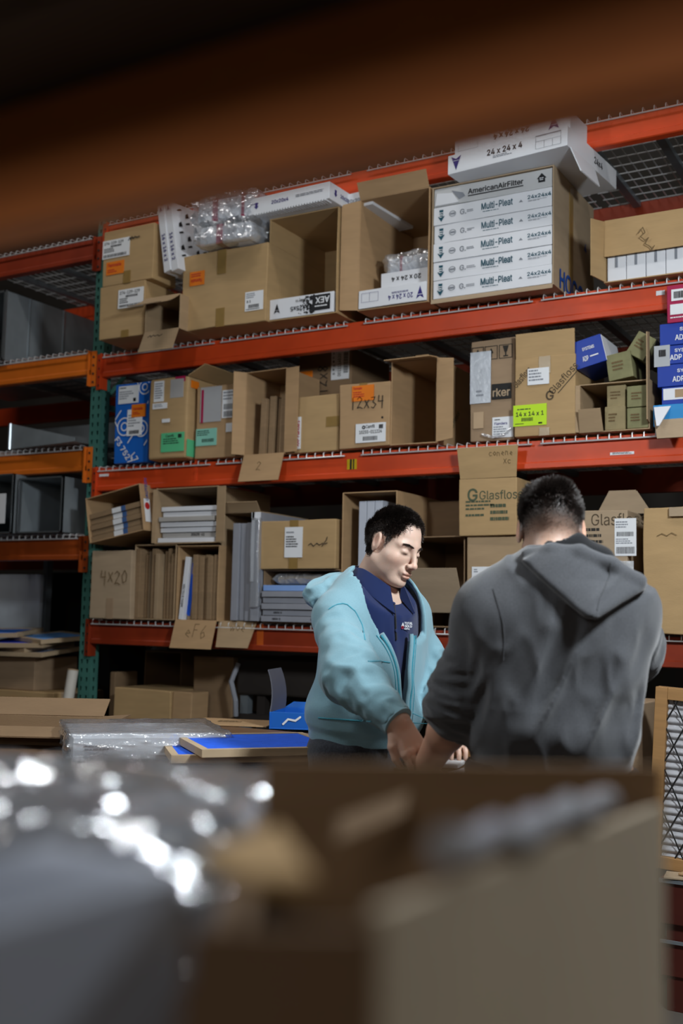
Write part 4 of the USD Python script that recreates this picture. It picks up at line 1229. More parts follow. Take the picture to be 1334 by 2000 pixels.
def surface(f, lo, hi, h, B=8, margin=1.0):
    """The zero surface of f between the corners lo and hi as a smooth mesh (cells of size h, evaluated only near the surface)."""
    lo, hi = np.asarray(lo, float), np.asarray(hi, float)
    nb = np.ceil((hi - lo) / (h * B)).astype(int)
    n = nb * B + 1
    D = np.full(n, 1.0, np.float32)
    bi = np.stack(np.meshgrid(*[np.arange(k) for k in nb], indexing='ij'), -1).reshape(-1, 3)
    dc = f(lo + (bi + .5) * B * h)
    rad = B * h * .87 * 1.25 * margin + .012
    loc = np.stack(np.meshgrid(*[np.arange(B + 1)] * 3, indexing='ij'), -1).reshape(-1, 3)
    for b, d in zip(bi[np.abs(dc) >= rad], dc[np.abs(dc) >= rad]):
        if d < 0:
            o = b * B
            D[o[0]:o[0] + B + 1, o[1]:o[1] + B + 1, o[2]:o[2] + B + 1] = -1
    act = bi[np.abs(dc) < rad]
    for c in range(0, len(act), 400):
        g = (act[c:c + 400, None, :] * B + loc[None]).reshape(-1, 3)
        D[g[:, 0], g[:, 1], g[:, 2]] = f(lo + g * h)
    S = D < 0
    cs = np.zeros(n - 1, np.int8)
    for a, b, c in np.ndindex(2, 2, 2):
        cs += S[a:n[0] - 1 + a, b:n[1] - 1 + b, c:n[2] - 1 + c]
    cells = np.argwhere((cs > 0) & (cs < 8))
    idx = np.full(n - 1, -1, np.int64)
    idx[tuple(cells.T)] = np.arange(len(cells))
    cor = np.array(list(np.ndindex(2, 2, 2)))
    val = np.stack([D[tuple((cells + o).T)] for o in cor], 1).astype(float)
    acc, cnt = np.zeros((len(cells), 3)), np.zeros(len(cells))
    for i in range(8):
        for j in range(i + 1, 8):
            if np.abs(cor[i] - cor[j]).sum() == 1:
                m = (val[:, i] < 0) != (val[:, j] < 0)
                t = val[m, i] / (val[m, i] - val[m, j])
                acc[m] += cor[i] + t[:, None] * (cor[j] - cor[i])
                cnt[m] += 1
    V = lo + (cells + acc / cnt[:, None]) * h
    F_ = []
    for ax in range(3):
        u, w = (ax + 1) % 3, (ax + 2) % 3
        s0, s1 = [slice(None)] * 3, [slice(None)] * 3
        s0[ax], s1[ax] = slice(0, -1), slice(1, None)
        a, b = S[tuple(s0)], S[tuple(s1)]
        for flip in (False, True):
            e = np.argwhere((a & ~b) if not flip else (~a & b))
            e = e[(e[:, u] > 0) & (e[:, w] > 0) & (e[:, u] < n[u] - 1) & (e[:, w] < n[w] - 1)]
            q = []
            for du, dw in ((-1, -1), (0, -1), (0, 0), (-1, 0)):
                k = e.copy(); k[:, u] += du; k[:, w] += dw
                q.append(idx[tuple(k.T)])
            q = np.stack(q, 1)
            F_.append(q if not flip else q[:, ::-1])
    Q = np.vstack(F_)
    Q = Q[(Q >= 0).all(1)]
    return trimesh.Trimesh(V, np.vstack([Q[:, :3], Q[:, [0, 2, 3]]]), process=False)


def grad(f, P, e=.002):
    P = np.atleast_2d(P)
    g = np.stack([f(P + np.eye(3)[k] * e) - f(P - np.eye(3)[k] * e) for k in range(3)], 1)
    return g / np.maximum(np.linalg.norm(g, axis=1, keepdims=True), 1e-9)


def along(path, n=13):
    p = np.array(path, float)
    t = np.r_[0, np.cumsum(np.linalg.norm(np.diff(p, axis=0), axis=1))]
    q = np.linspace(0, t[-1], n)
    return np.stack([np.interp(q, t, p[:, 0]), np.interp(q, t, p[:, 1])], 1)


def hit(f, px, py, d0=2.2, d1=4.0):
    """Where the line of sight through a pixel first meets the solid f."""
    r = unit(ray(px, py)); o = np.array([0, 0, EYE]); t = d0
    for _ in range(200):
        d = f((o + r * t)[None])[0]
        if d < .0006:
            break
        t += max(d * .85, .0008)
        if t > d1:
            break
    return o + r * t


def colored(name, mesh, m, parent, col):
    p = part(name, mesh, m, parent, True)
    UsdGeom.PrimvarsAPI(p).CreatePrimvar('tone', Sdf.ValueTypeNames.Color3fArray, 'vertex').Set(Vt.Vec3fArray.FromNumpy(np.asarray(col, np.float32)))
    return p


def skin_mat(name):
    n = {'a': ('attribute', {'attribute': 'tone'}), 'p': ('principled_bsdf', {'roughness': .48, 'specular_ior_level': .45, 'subsurface_weight': .12, 'subsurface_scale': .004}),
         'nz': ('noise_texture', {'scale': 420.0, 'detail': 2.0}), 'tc': ('texture_coordinate', {}), 'bm': ('bump', {'strength': .12, 'distance': .002})}
    return usdkit.material(stage, '/World/Looks/' + name, n, [('a.color', 'p.base_color'), ('tc.object', 'nz.vector'), ('nz.fac', 'bm.height'), ('bm.normal', 'p.normal')], surface='p.BSDF')


SKIN = skin_mat('skin')


def cloth_mat(name, c, var=.14, scale=260.0, bump=.35, rough=.9, sheen=.25):
    c = lin(c)
    n = {'tc': ('texture_coordinate', {}), 'nz': ('noise_texture', {'scale': scale, 'detail': 5.0, 'roughness': .7}), 'n2': ('noise_texture', {'scale': 9.0, 'detail': 3.0}),
         'rp': ('rgb_ramp', {'ramp': [(.3, tuple(x * (1 - var) for x in c)), (.7, tuple(x * (1 + var) for x in c))]}),
         'r2': ('rgb_ramp', {'ramp': [(.3, (.9, .9, .9)), (.7, (1, 1, 1))]}), 'mx': ('mix', {'mix_type': 'multiply', 'fac': 1.0}),
         'bm': ('bump', {'strength': bump, 'distance': .002}), 'p': ('principled_bsdf', {'roughness': rough, 'specular_ior_level': .15, 'sheen_weight': sheen, 'sheen_roughness': .5})}
    return usdkit.material(stage, '/World/Looks/' + name, n, [('tc.object', 'nz.vector'), ('tc.object', 'n2.vector'), ('nz.fac', 'rp.fac'), ('n2.fac', 'r2.fac'), ('rp.color', 'mx.color1'), ('r2.color', 'mx.color2'), ('mx.color', 'p.base_color'), ('nz.fac', 'bm.height'), ('bm.normal', 'p.normal')], surface='p.BSDF')


TEALF = cloth_mat('teal_fleece', '7da3b0', .08, 380.0, .3)
TEALIN = cloth_mat('teal_fleece_lining', '3f98ac', .16, 300.0, .8)
NAVYF = cloth_mat('navy_pique', '16254f', .1, 600.0, .3)
CHARF = cloth_mat('charcoal_heather_fleece', '494b4f', .30, 420.0, .35)
BLKF = cloth_mat('black_jersey', '18191c', .1, 400.0, .2)
JEAN = cloth_mat('grey_denim', '3a3d44', .35, 160.0, .4)
JEAN2 = cloth_mat('dark_denim', '23252b', .2, 300.0, .4)
SHOE = mat('shoe_leather', '2a2422', .5, .1)


def hair_mat(name, c):
    n = {'p': ('principled_bsdf', {'base_color': lin(c), 'roughness': .38, 'specular_ior_level': .5})}
    return usdkit.material(stage, '/World/Looks/' + name, n, [], surface='p.BSDF')


HAIR = hair_mat('black_hair', '241d1a')


def strands(name, parent, roots, dirs, length, width, curve=.0, lean=None, m=HAIR, seed=0, n=5):
    """Hairs as tapering curves: they leave along dirs and bend towards lean."""
    r = np.random.default_rng(seed)
    N = len(roots)
    L = np.broadcast_to(length, (N,)) * r.uniform(.75, 1.15, N)
    pts = np.zeros((N, n, 3))
    p, d = roots.copy(), dirs / np.linalg.norm(dirs, axis=1, keepdims=True)
    d = d + r.normal(0, .16, d.shape)
    for i in range(n):
        pts[:, i] = p
        d = d / np.linalg.norm(d, axis=1, keepdims=True)
        p = p + d * (L / (n - 1))[:, None]
        if lean is not None:
            d = d + lean * curve
    c = UsdGeom.BasisCurves.Define(stage, numbered(str(parent.GetPath()), name))
    c.CreateTypeAttr('linear')
    c.CreateCurveVertexCountsAttr(Vt.IntArray.FromNumpy(np.full(N, n, np.int32)))
    c.CreatePointsAttr(Vt.Vec3fArray.FromNumpy(pts.reshape(-1, 3).astype(np.float32)))
    w = np.tile(width * np.array([1, 1, .9, .7, .35])[:n], N)
    c.CreateWidthsAttr(Vt.FloatArray.FromNumpy(w.astype(np.float32)))
    c.SetWidthsInterpolation('vertex')
    UsdShade.MaterialBindingAPI.Apply(c.GetPrim()).Bind(m)
    return c.GetPrim()


class Head:
    """A head about its middle at eye level: local axes (f forward, s to the person's left, u up), turned into the place by R."""

    def __init__(self, c, fwd, pitch, roll=0, k=1.0, wide=1.0):
        f = unit([fwd[0], fwd[1], 0]); u = np.array([0, 0, 1.0]); s = np.cross(u, f)
        a = math.radians(pitch)
        f2, u2 = f * math.cos(a) - u * math.sin(a), u * math.cos(a) + f * math.sin(a)
        b = math.radians(roll)
        s2, u3 = s * math.cos(b) - u2 * math.sin(b), u2 * math.cos(b) + s * math.sin(b)
        self.R = np.stack([f2, s2, u3], 1)
        self.c, self.k, self.wide = np.asarray(c, float), k, wide

    def loc(self, P):
        return (P - self.c) @ self.R / self.k

    def out(self, q):
        return self.c + (np.asarray(q, float) * self.k) @ self.R.T

    def field(self, P):
        q = self.loc(P)
        m = q.copy(); m[:, 1] = np.abs(m[:, 1])           # the two halves alike
        w = self.wide
        d = ell(m, (-.012, 0, .03), (.100, .077 * w, .090))
        d = smin(d, ell(m, (.018, 0, -.03), (.070, .063 * w, .085)), .03)
        d = smin(d, ell(m, (.028, 0, -.072), (.055, .049 * w, .042)), .02)
        d = smin(d, cone(m, (-.008, .054 * w, -.058), (.062, .018, -.098), .016, .017), .025)
        d = smin(d, ell(m, (.078, 0, -.100), (.018, .022, .016)), .018)
        d = smin(d, cone(m, (.082, 0, .022), (.064, .046, .020), .010, .009), .018)      # brow
        d = smin(d, ell(m, (.052, .043, -.028), (.026, .023, .022)), .026)               # cheek
        d = smin(d, ell(m, (.020, .049 * w, -.055), (.042, .017, .036)), .022)           # jaw muscle
        d = smax(d, -ell(m, (.0995, .031, .001), (.019, .020, .012)), .014)               # eye hollow
        d = smin(d, cone(m, (.090, 0, .010), (.109, 0, -.030), .0075, .0100), .009)      # nose
        d = smin(d, ell(m, (.111, 0, -.034), (.011, .0115, .010)), .006)
        d = smin(d, ell(m, (.101, .0125, -.038), (.011, .0075, .008)), .005)
        d = smax(d, -ell(m, (.107, .0065, -.0465), (.006, .0035, .004)), .003)           # nostril
        d = smin(d, ell(m, (.086, 0, -.062), (.014, .026, .020)), .012)                  # mouth mound
        d = smin(d, ell(m, (.0975, .007, -.0635), (.0065, .0150, .0055)), .004)          # upper lip
        d = smin(d, ell(m, (.0965, 0, -.0755), (.0075, .0175, .0065)), .004)             # lower lip
        d = smax(d, -ell(m, (.106, 0, -.0695), (.012, .0225, .0016)), .002)
        d = smin(d, ell(m, (.0750, .0315, .0005), (.0125, .0150, .0108)), .005)         # closed-down lid over the eye
        d = smax(d, -cone(m, (.089, .020, -.0055), (.083, .044, -.0050), .0022, .0018), .0018)
        e = ell(m @ np.array([[.94, -.34, 0], [.34, .94, 0], [.0, 0, 1]]), (.015, .0795 * w, -.002), (.021, .0075, .034))
        q2 = m @ np.array([[.94, -.34, 0], [.34, .94, 0], [0, 0, 1]])
        e = smax(e, -ell(q2, (.018, .0875 * w, .002), (.012, .0065, .020)), .004)
        d = smin(d, e, .006)
        d = smin(d, cone(m, (-.022, 0, -.06), (-.040, 0, -.20), .056, .060), .025)       # neck
        return d * self.k

    def tone(self, V, base, stubble=.12, scalp=1.0, scalp_col=(.03, .025, .022), line=None):
        q = self.loc(V)
        m = q.copy(); m[:, 1] = np.abs(m[:, 1])
        c = np.tile(np.asarray(base, float), (len(V), 1))

        def blend(w, col):
            nonlocal c
            w = np.clip(w, 0, 1)[:, None]
            c = c * (1 - w) + np.asarray(col) * w
        blot = (meshkit.fbm(q * 45, 3, 4) - .5)[:, None]
        c = c * (1 + .16 * blot)
        red = np.array(base) * np.array([1.06, .78, .72])
        blend(.5 * np.exp(-((m - (.062, .045, -.035)) ** 2).sum(1) / .022 ** 2), red)
        blend(.5 * np.exp(-((m - (.112, 0, -.036)) ** 2).sum(1) / .014 ** 2), red)
        blend(.55 * np.exp(-((m - (-.015, .082, 0)) ** 2).sum(1) / .022 ** 2), red)
        lip = np.maximum(np.exp(-(((m - (.099, 0, -.0755)) / (.012, .018, .006)) ** 2).sum(1)), np.exp(-(((m - (.101, 0, -.0635)) / (.011, .019, .005)) ** 2).sum(1)))
        blend(.9 * lip, np.array(base) * np.array([.85, .52, .50]))
        st = np.exp(-(((m - (.045, .035, -.085)) / (.06, .05, .035)) ** 2).sum(1))
        blend(stubble * 2 * st, np.array(base) * .45)
        lash = np.exp(-(((m - (.088, .031, -.006)) / (.010, .0150, .0030)) ** 2).sum(1))
        blend(.98 * lash, (.02, .015, .012))
        brow = np.exp(-(((m - (.088, .034, .0225 + 0)) / (.02, .021, .0050)) ** 2).sum(1) ** 2)
        blend(.8 * brow, (.025, .018, .015))
        if line is not None:
            blend(scalp * line(q), scalp_col)
        return c


def scatter(mesh, weight, n, seed):
    """n points on the mesh, denser where weight(vertex) is larger; with normals."""
    r = np.random.default_rng(seed)
    tri = mesh.triangles
    fw = weight(tri.mean(1)) * mesh.area_faces
    pick = r.choice(len(fw), n, p=fw / fw.sum())
    a, b = r.random(n), r.random(n)
    k = a + b > 1
    a[k], b[k] = 1 - a[k], 1 - b[k]
    t = tri[pick]
    return t[:, 0] + a[:, None] * (t[:, 1] - t[:, 0]) + b[:, None] * (t[:, 2] - t[:, 0]), mesh.face_normals[pick]


def hand_field(w, d, nrm, side, curl=.5, k=1.0, spread=.12):
    """A hand from the wrist w along d, its back facing nrm; side +1 puts the thumb on cross(d, nrm)'s side."""
    d = unit(d); nrm = unit(nrm - np.dot(nrm, d) * d); t = np.cross(d, nrm) * side
    segs = [(w, w + d * .045 * k, .026, .026, 0)]
    for o in (-.028, -.010, .010, .028):
        segs.append((w + d * .01 + t * o * .6 * k, w + d * .088 * k + t * o * k, .019 * k, .0125 * k, 0))
    fingers = []
    for o, L, r in ((-.031, .060, .0078), (-.011, .074, .0086), (.010, .080, .0090), (.030, .072, .0088)):
        p = w + d * .088 * k + t * o * k
        ang = .25 * curl
        dd = unit(d + t * o * spread * 20 * .02)
        ch = [p]
        for q, l in enumerate((.45, .32, .23)):
            v = dd * math.cos(ang) - nrm * math.sin(ang)
            ch.append(ch[-1] + v * L * l * k)
            ang += .75 * curl
        fingers.append((ch, r * k))
    th = [w + d * .025 * k + t * .024 * k, w + d * .055 * k + t * .046 * k - nrm * .008, w + d * .085 * k + t * .050 * k - nrm * .018, w + d * .107 * k + t * .044 * k - nrm * .026]

    def f(P):
        r_ = None
        for a, b, ra, rb, _ in segs:
            v = cone(P, a, b, ra, rb)
            r_ = v if r_ is None else smin(r_, v, .012)
        # the palm is flatter than a tube
        h = np.abs((P - w) @ nrm) - .0165 * k
        r_ = smax(r_, h, .006)
        for ch, r in fingers:
            v = None
            for i in range(3):
                c = cone(P, ch[i], ch[i + 1], r * (1.0 - .08 * i), r * (.94 - .1 * i))
                v = c if v is None else np.minimum(v, c)
            kn = np.linalg.norm(P - ch[0] - nrm * .003, axis=1) - r * 1.12
            r_ = smin(r_, smin(v, kn, .004), .005)
        v = smin(cone(P, th[0], th[1], .016 * k, .0115 * k), smin(cone(P, th[1], th[2], .0115 * k, .0098 * k), cone(P, th[2], th[3], .0098 * k, .0082 * k), .003), .006)
        return smin(r_, v, .010)
    pts = np.vstack([np.array(ch) for ch, _ in fingers] + [np.array(th), w[None]])
    return f, pts


def fold(P, scale, seed, sharp=2.0):
    """Cloth folds: ridged noise over stretched coordinates, 0 in the valleys to 1 on the ridges."""
    n = meshkit.noise(P * np.asarray(scale), seed) * .7 + meshkit.noise(P * np.asarray(scale) * 2.1, seed + 9) * .3
    return (1 / (1 + ((2 * n - 1) / .30) ** 2)) ** (sharp * .6)


def poly2(x, y, pts):
    """Signed distance to a plan outline, negative inside."""
    p = np.asarray(pts, float)
    q = np.roll(p, -1, 0)
    best = np.full(len(x), 9.0)
    ins = np.zeros(len(x), bool)
    for (ax, ay), (bx_, by) in zip(p, q):
        dx, dy = bx_ - ax, by - ay
        t = np.clip(((x - ax) * dx + (y - ay) * dy) / (dx * dx + dy * dy), 0, 1)
        best = np.minimum(best, np.hypot(x - ax - t * dx, y - ay - t * dy))
        c = ((ay > y) != (by > y))
        xi = ax + (y - ay) / (dy if abs(dy) > 1e-12 else 1e-12) * dx
        ins ^= c & (x < xi)
    return np.where(ins, -best, best)


class Frame:
    def __init__(self, o, fwd, lean=0.0):
        self.o = np.asarray(o, float)
        f = unit([fwd[0], fwd[1], 0]); u = np.array([0, 0, 1.0])
        a = math.radians(lean)
        self.f, self.u = f * math.cos(a) - u * math.sin(a), u * math.cos(a) + f * math.sin(a)
        self.s = np.cross(u, f)
        self.R = np.stack([self.f, self.s, self.u], 1)

    def loc(self, P):
        return (P - self.o) @ self.R

    def out(self, q):
        return self.o + np.asarray(q, float) @ self.R.T


def arm_coords(P, a, b):
    """Along-arm and around-arm coordinates of points, for folds that ring the sleeve."""
    ab = b - a; L = np.linalg.norm(ab); ab = ab / L
    x = unit(np.cross(ab, [0.3, 0.2, 1])); y = np.cross(ab, x)
    q = P - a
    t = q @ ab
    return t, np.stack([t, .06 * np.cos(np.arctan2(q @ y, q @ x)), .06 * np.sin(np.arctan2(q @ y, q @ x))], 1), L


def bounds(*pts, pad=.15):
    p = np.vstack([np.atleast_2d(x) for x in pts])
    return p.min(0) - pad, p.max(0) + pad


def legs_field(hipL, hipR, kneeL, kneeR, ankL, ankR, r=(.095, .07, .052)):
    def f(P):
        d = smin(cone(P, hipL, hipR, .105, .105), cone(P, hipL, kneeL, r[0], r[1]), .05)
        d = smin(d, cone(P, kneeL, ankL, r[1], r[2]), .02)
        d2 = smin(cone(P, hipR, kneeR, r[0], r[1]), cone(P, kneeR, ankR, r[1], r[2]), .02)
        return smin(d, d2, .03)
    return f


def shoes(parent, ank, fwd, z=0.0):
    f = unit([fwd[0], fwd[1], 0])
    a = np.array([ank[0], ank[1], z])

    def g(P):
        d = smin(cone(P, a - f * .05 + [0, 0, .045], a + f * .15 + [0, 0, .036], .042, .036), cone(P, a + [0, 0, .06], a + [0, 0, .12], .045, .042), .03)
        return smax(d, -(P[:, 2] - z - .001), .004)
    lo, hi = bounds(a - f * .1, a + f * .2, a + [0, 0, .14], pad=.06)
    part('shoe', surface(g, lo, hi, .008), SHOE, parent, True)

# ------------------------------------------------------------------ the man in teal
HD = Head(at(768, 1066, d=3.28), np.array([.975, -.22, 0]), 21, 7, .92, .93)
man = thing('person', 'man in an open teal hoodie over a navy polo shirt, looking down at the bench', 'person')
DT = 3.27
nb = at(736, 1138, d=DT + .02)                      # neck base
pel = at(710, 1445, d=DT + .02)
fw = np.array([.985, -.17, 0])
TF = Frame((nb + pel) / 2, fw, 0)
up = unit(nb - pel)
TF.u = up; TF.s = unit(np.cross(up, fw)); TF.f = np.cross(TF.s, up); TF.R = np.stack([TF.f, TF.s, TF.u], 1)
HT = np.linalg.norm(nb - pel) / 2
shR, shL = TF.out((-.01, -.168, HT - .10)), TF.out((.02, .150, HT - .10))
elR, wrR = at(684, 1318, d=2.98), at(776, 1408, d=2.86)
elL, wrL = at(838, 1330, d=3.40), at(872, 1400, d=3.16)


def torso(P, g=0.0, waist=.155, dep=.105):
    q = TF.loc(P)
    d = ell(q, (.0, 0, .10), (dep + .014 + g, .165 + g, .20 + g))
    d = smin(d, ell(q, (.015, 0, -.08), (dep + .012 + g, waist + g, .22 + g)), .06)
    d = smin(d, ell(q, (.0, 0, -HT + .02), (dep + .014 + g, waist + .008 + g, .20 + g)), .06)
    d = smin(d, cone(q, (-.015, -.06, HT - .062), (-.005, -.150, HT - .10), .052 + g, .058 + g), .05)
    d = smin(d, cone(q, (-.015, .06, HT - .062), (.01, .138, HT - .10), .052 + g, .058 + g), .05)
    d = smin(d, cone(q, (-.02, 0, HT - .085), (-.012, 0, HT - .02), .072 + g, .058 + g), .04)
    return d


def sleeve(P, a, e, w, ra, re, rw, seed, amp=.010):
    t1, c1, L1 = arm_coords(P, a, e)
    t2, c2, L2 = arm_coords(P, e, w)
    d1, d2 = cone(P, a, e, ra, re), cone(P, e, w, re, rw)
    f1 = fold(c1 + c1[:, [1, 2, 0]] * (.5, 0, 0), (15, 12, 12), seed, 1.3) * np.clip(t1 / L1 * 1.2 + .25, .2, 1)
    f2 = fold(c2 + c2[:, [1, 2, 0]] * (.6, 0, 0), (19, 12, 12), seed + 5, 1.3) * np.clip(1.25 - t2 / L2, .35, 1)
    return smin(d1 - amp * f1 + amp * .4, d2 - amp * 1.1 * f2 + amp * .4, .035)


def hood_outer(P):
    q = TF.loc(P)
    d = torso(P, .016)
    # hanging folds of the fleece
    drape = fold(np.stack([q[:, 0] * 6, q[:, 1] * 9, q[:, 2] * 3.2 + q[:, 1] * 4], 1), (1, 1, 1), 31, 2.0)
    d = d - .020 * drape * np.clip(.25 - q[:, 2], .0, .4) / .4
    # the hem band draws in, the cloth above it bulges over
    d = d - .012 * np.exp(-((q[:, 2] + HT - .10) / .05) ** 2) + .010 * np.clip((-q[:, 2] - HT + .055) / .02, 0, 1)
    aR = sleeve(P, shR, elR, wrR, .070, .062, .047, 41, .030)
    aL = sleeve(P, shL, elL, wrL, .066, .058, .047, 47, .024)
    d = smin(d, aR, .028)
    d = smin(d, aL, .028)
    cf = np.minimum(np.abs(cone(P, wrR - unit(wrR - elR) * .055, wrR, .036, .036)), 1)
    # hood lying behind the neck
    hq = q - np.array([-.115, 0, HT - .055])
    hd = ell(hq, (0, -.02, 0), (.062, .145, .060))
    hd = hd - .016 * fold(q, (16, 8, 20), 51, 2)
    d = smin(d, hd, .02)
    for sgn, lo_ in ((-1, 0), (1, .045)):
        d = smin(d, cone(q, (-.10, sgn * .085, HT - .01 - lo_), (-.01, sgn * .108, HT - .045 - lo_), .024 - lo_ * .1, .020 - lo_ * .1), .014)
        d = smin(d, cone(q, (-.01, sgn * .108, HT - .045 - lo_), (.085, sgn * .085, HT - .13 - lo_ * .5), .020 - lo_ * .1, .012), .012)
    return d


# opening of the hoodie: its edges read off along the chest, kept in the body's own axes
edgeR = [(704, 1118), (711, 1150), (719, 1192), (733, 1221), (749, 1242), (765, 1268), (777, 1309), (776, 1365), (777, 1395)]
edgeL = [(772, 1120), (783, 1150), (795, 1181), (801, 1213), (804, 1240), (800, 1281), (796, 1323), (790, 1395)]
qr = np.array([TF.loc(hit(lambda P: torso(P, .018), *p)[None])[0] for p in edgeR])
ql = np.array([TF.loc(hit(lambda P: torso(P, .018), *p)[None])[0] for p in edgeL])
zz = np.linspace(-HT - .03, HT + .03, 60)


def edge_s(q):
    o = np.argsort(q[:, 2])
    return np.interp(zz, q[o, 2], q[o, 1])


sR, sL = edge_s(qr), edge_s(ql)
sR = np.minimum(sR, sL - .012)
k_ = np.exp(-.5 * (np.arange(-6, 7) / 2.5) ** 2); k_ /= k_.sum()
sR, sL = (np.convolve(np.pad(x_, 6, mode='edge'), k_, 'valid') for x_ in (sR, sL))


def hoodie(P):
    q = TF.loc(P)
    d = hood_outer(P)
    inner = torso(P, .003)
    shell = smax(d, -inner, .004)
    a, b = np.interp(q[:, 2], zz, sR), np.interp(q[:, 2], zz, sL)
    gap = np.maximum(a - q[:, 1], q[:, 1] - b)                    # negative inside the opening
    gap = np.maximum(gap, -(q[:, 0] - .0))
    d = smax(shell, -gap, .006)
    d = smax(d, -(q[:, 2] + HT - .005), .004)                       # hem
    nk = np.linalg.norm(q[:, :2] - np.array([-.012, 0]), axis=1) - .080
    d = smax(d, -np.where(q[:, 2] > HT - .09, nk, 1.0), .006)       # neck hole
    d = smax(d, np.minimum(np.minimum(q[:, 2] - HT + .065 + .6 * np.clip(q[:, 0] + .02, 0, .16), q[:, 0] + .02), .108 - np.abs(q[:, 1])), .008)      # the front falls open below the collar
    for w, e in ((wrR, elR), (wrL, elL)):
        ax = unit(w - e)
        d = smax(d, np.where(np.linalg.norm(P - w, axis=1) < .12, (P - w) @ ax - .002, -1.0), .004)
    return d


lo, hi = bounds(shR, shL, elR, wrR, elL, wrL, pel, nb, pad=.13)
part('hoodie', surface(hoodie, lo, hi, .0050), TEALF, man, True, 'faded teal zip hoodie')
# cuffs and hem band
for w, e in ((wrR, elR), (wrL, elL)):
    ax = unit(w - e)
    n_ = np.linspace(0, 1, 8)
    part('cuff', rod([w - ax * .062 + ax * .066 * t for t in n_], [.049 - .004 * math.sin(t * 3.1) - .004 * t for t in n_], 26), TEALF, man, 60)


def polo(P):
    q = TF.loc(P)
    d = torso(P, -.004)
    d = d - .007 * fold(np.stack([q[:, 0] * 4, q[:, 1] * 13, q[:, 2] * 4 + q[:, 1] * 3], 1), (1, 1, 1), 61, 2) + .003
    nk = np.linalg.norm(q[:, :2] - np.array([-.008, 0]), axis=1) - .066
    d = smax(d, -np.where(q[:, 2] > HT - .09, nk, 1.0), .004)
    return smax(d, q[:, 2] - HT + .008 + .85 * np.clip(q[:, 0] - .02, 0, 1), .004)


part('polo_shirt', surface(polo, *bounds(TF.out((0, 0, HT)), TF.out((0, 0, -HT)), pad=.22), .0075), NAVYF, man, True, 'navy polo shirt')
# collar: a stand and a fall around the neck, open in front
cm_, fm_ = [], []
th = np.linspace(math.radians(27), math.radians(333), 40)
for a in th:
    open_ = max(0, math.cos(a)) ** 2
    e = np.array([math.cos(a), math.sin(a), 0])
    base = np.array([-.014 + .030 * open_, 0, HT + .002 - .052 * open_])
    ring = [base + e * .066, base + e * (.064 + .004 * open_) + [0, 0, .040 - .006 * open_], base + e * (.073 + .004 * open_) + [0, 0, .041 - .006 * open_], base + e * (.098 + .012 * open_) + [.012 * open_, 0, -.012 - .034 * open_], base + e * (.094 + .012 * open_) + [.012 * open_, 0, -.016 - .034 * open_], base + e * .070 + [0, 0, .022]]
    cm_.append([TF.out(p) for p in ring])
cm_ = np.array(cm_)
nV = cm_.shape[1]
F_ = []
for i in range(len(th) - 1):
    for j in range(nV):
        a, b = i * nV + j, i * nV + (j + 1) % nV
        F_ += [(a, b, b + nV), (a, b + nV, a + nV)]
for k in (0, len(th) - 1):
    F_ += [(k * nV, k * nV + j, k * nV + j + 1) for j in range(1, nV - 1)]
cmesh = trimesh.Trimesh(cm_.reshape(-1, 3), F_, process=False); trimesh.repair.fix_normals(cmesh)
part('collar', cmesh, NAVYF, man, 40)
# placket and buttons
pts = [hit(polo, x, y) for x, y in ((764, 1160), (768, 1180), (771, 1205), (772, 1232), (773, 1250))]
g_ = grad(polo, np.array(pts))
part('placket', rod([p + n * .0015 for p, n in zip(pts, g_)], .0035, 6), BLKF, man, 30)
for p, n in zip(pts[1:4:2], g_[1:4:2]):
    b_ = trimesh.creation.cylinder(.005, .003, sections=12)
    b_.apply_transform(trimesh.geometry.align_vectors([0, 0, 1], n)); b_.apply_translation(p + n * .004)
    part('button', b_, NAVYF, man, 30)
# embroidered mark on the chest
p = hit(polo, 783, 1226); n = grad(polo, p)[0]
ux = unit(np.cross([0, 0, 1], n)); uy = np.cross(n, ux)
W4 = np.eye(4); W4[:3, 0], W4[:3, 1], W4[:3, 2], W4[:3, 3] = ux, uy, n, p + n * .002
for s_, h_, x_, y_, m_ in (('TOTAL', .0065, .010, .010, PAPER), ('SOLU', .007, .012, .001, PAPER), ('A', .010, 0, .004, PAPER), ('O', .008, .0, -.003, REDINK), ('heating', .004, .010, -.006, PAPER)):
    t_ = mv(text(s_, h_, True, .0012), x_, y_); t_.apply_transform(W4)
    part('embroidery', t_, m_, man, False)
# zip along both edges of the hoodie


def on_front(f, sv, uv_):
    """Points of f's front at the given (s, u) of the torso's axes."""
    t_ = np.full(len(uv_), .26)
    for _ in range(45):
        P = TF.out(np.stack([t_, sv, uv_], 1))
        d_ = f(P)
        t_ = t_ - np.where(d_ > .0005, np.maximum(d_ * .75, .0006), 0)
    return TF.out(np.stack([t_, sv, uv_], 1))


uu = np.linspace(-HT + .010, HT - .135, 30)
for arr in (sR, sL):
    pt = on_front(hood_outer, np.interp(uu, zz, arr), uu)
    part('front_edge', rod(pt - grad(hood_outer, pt) * .005, .0075, 8), TEALF, man, 60)
uu = np.linspace(-HT + .012, HT - .14, 24)
for arr, sg in ((sR, -1), (sL, 1)):
    for off, r_ in ((.007, .0034), (.019, .0016)):
        pt = on_front(hood_outer, np.interp(uu, zz, arr) + sg * off, uu)
        part('zip' if off < .01 else 'seam', rod(pt, r_, 6), TEALIN, man, 30)
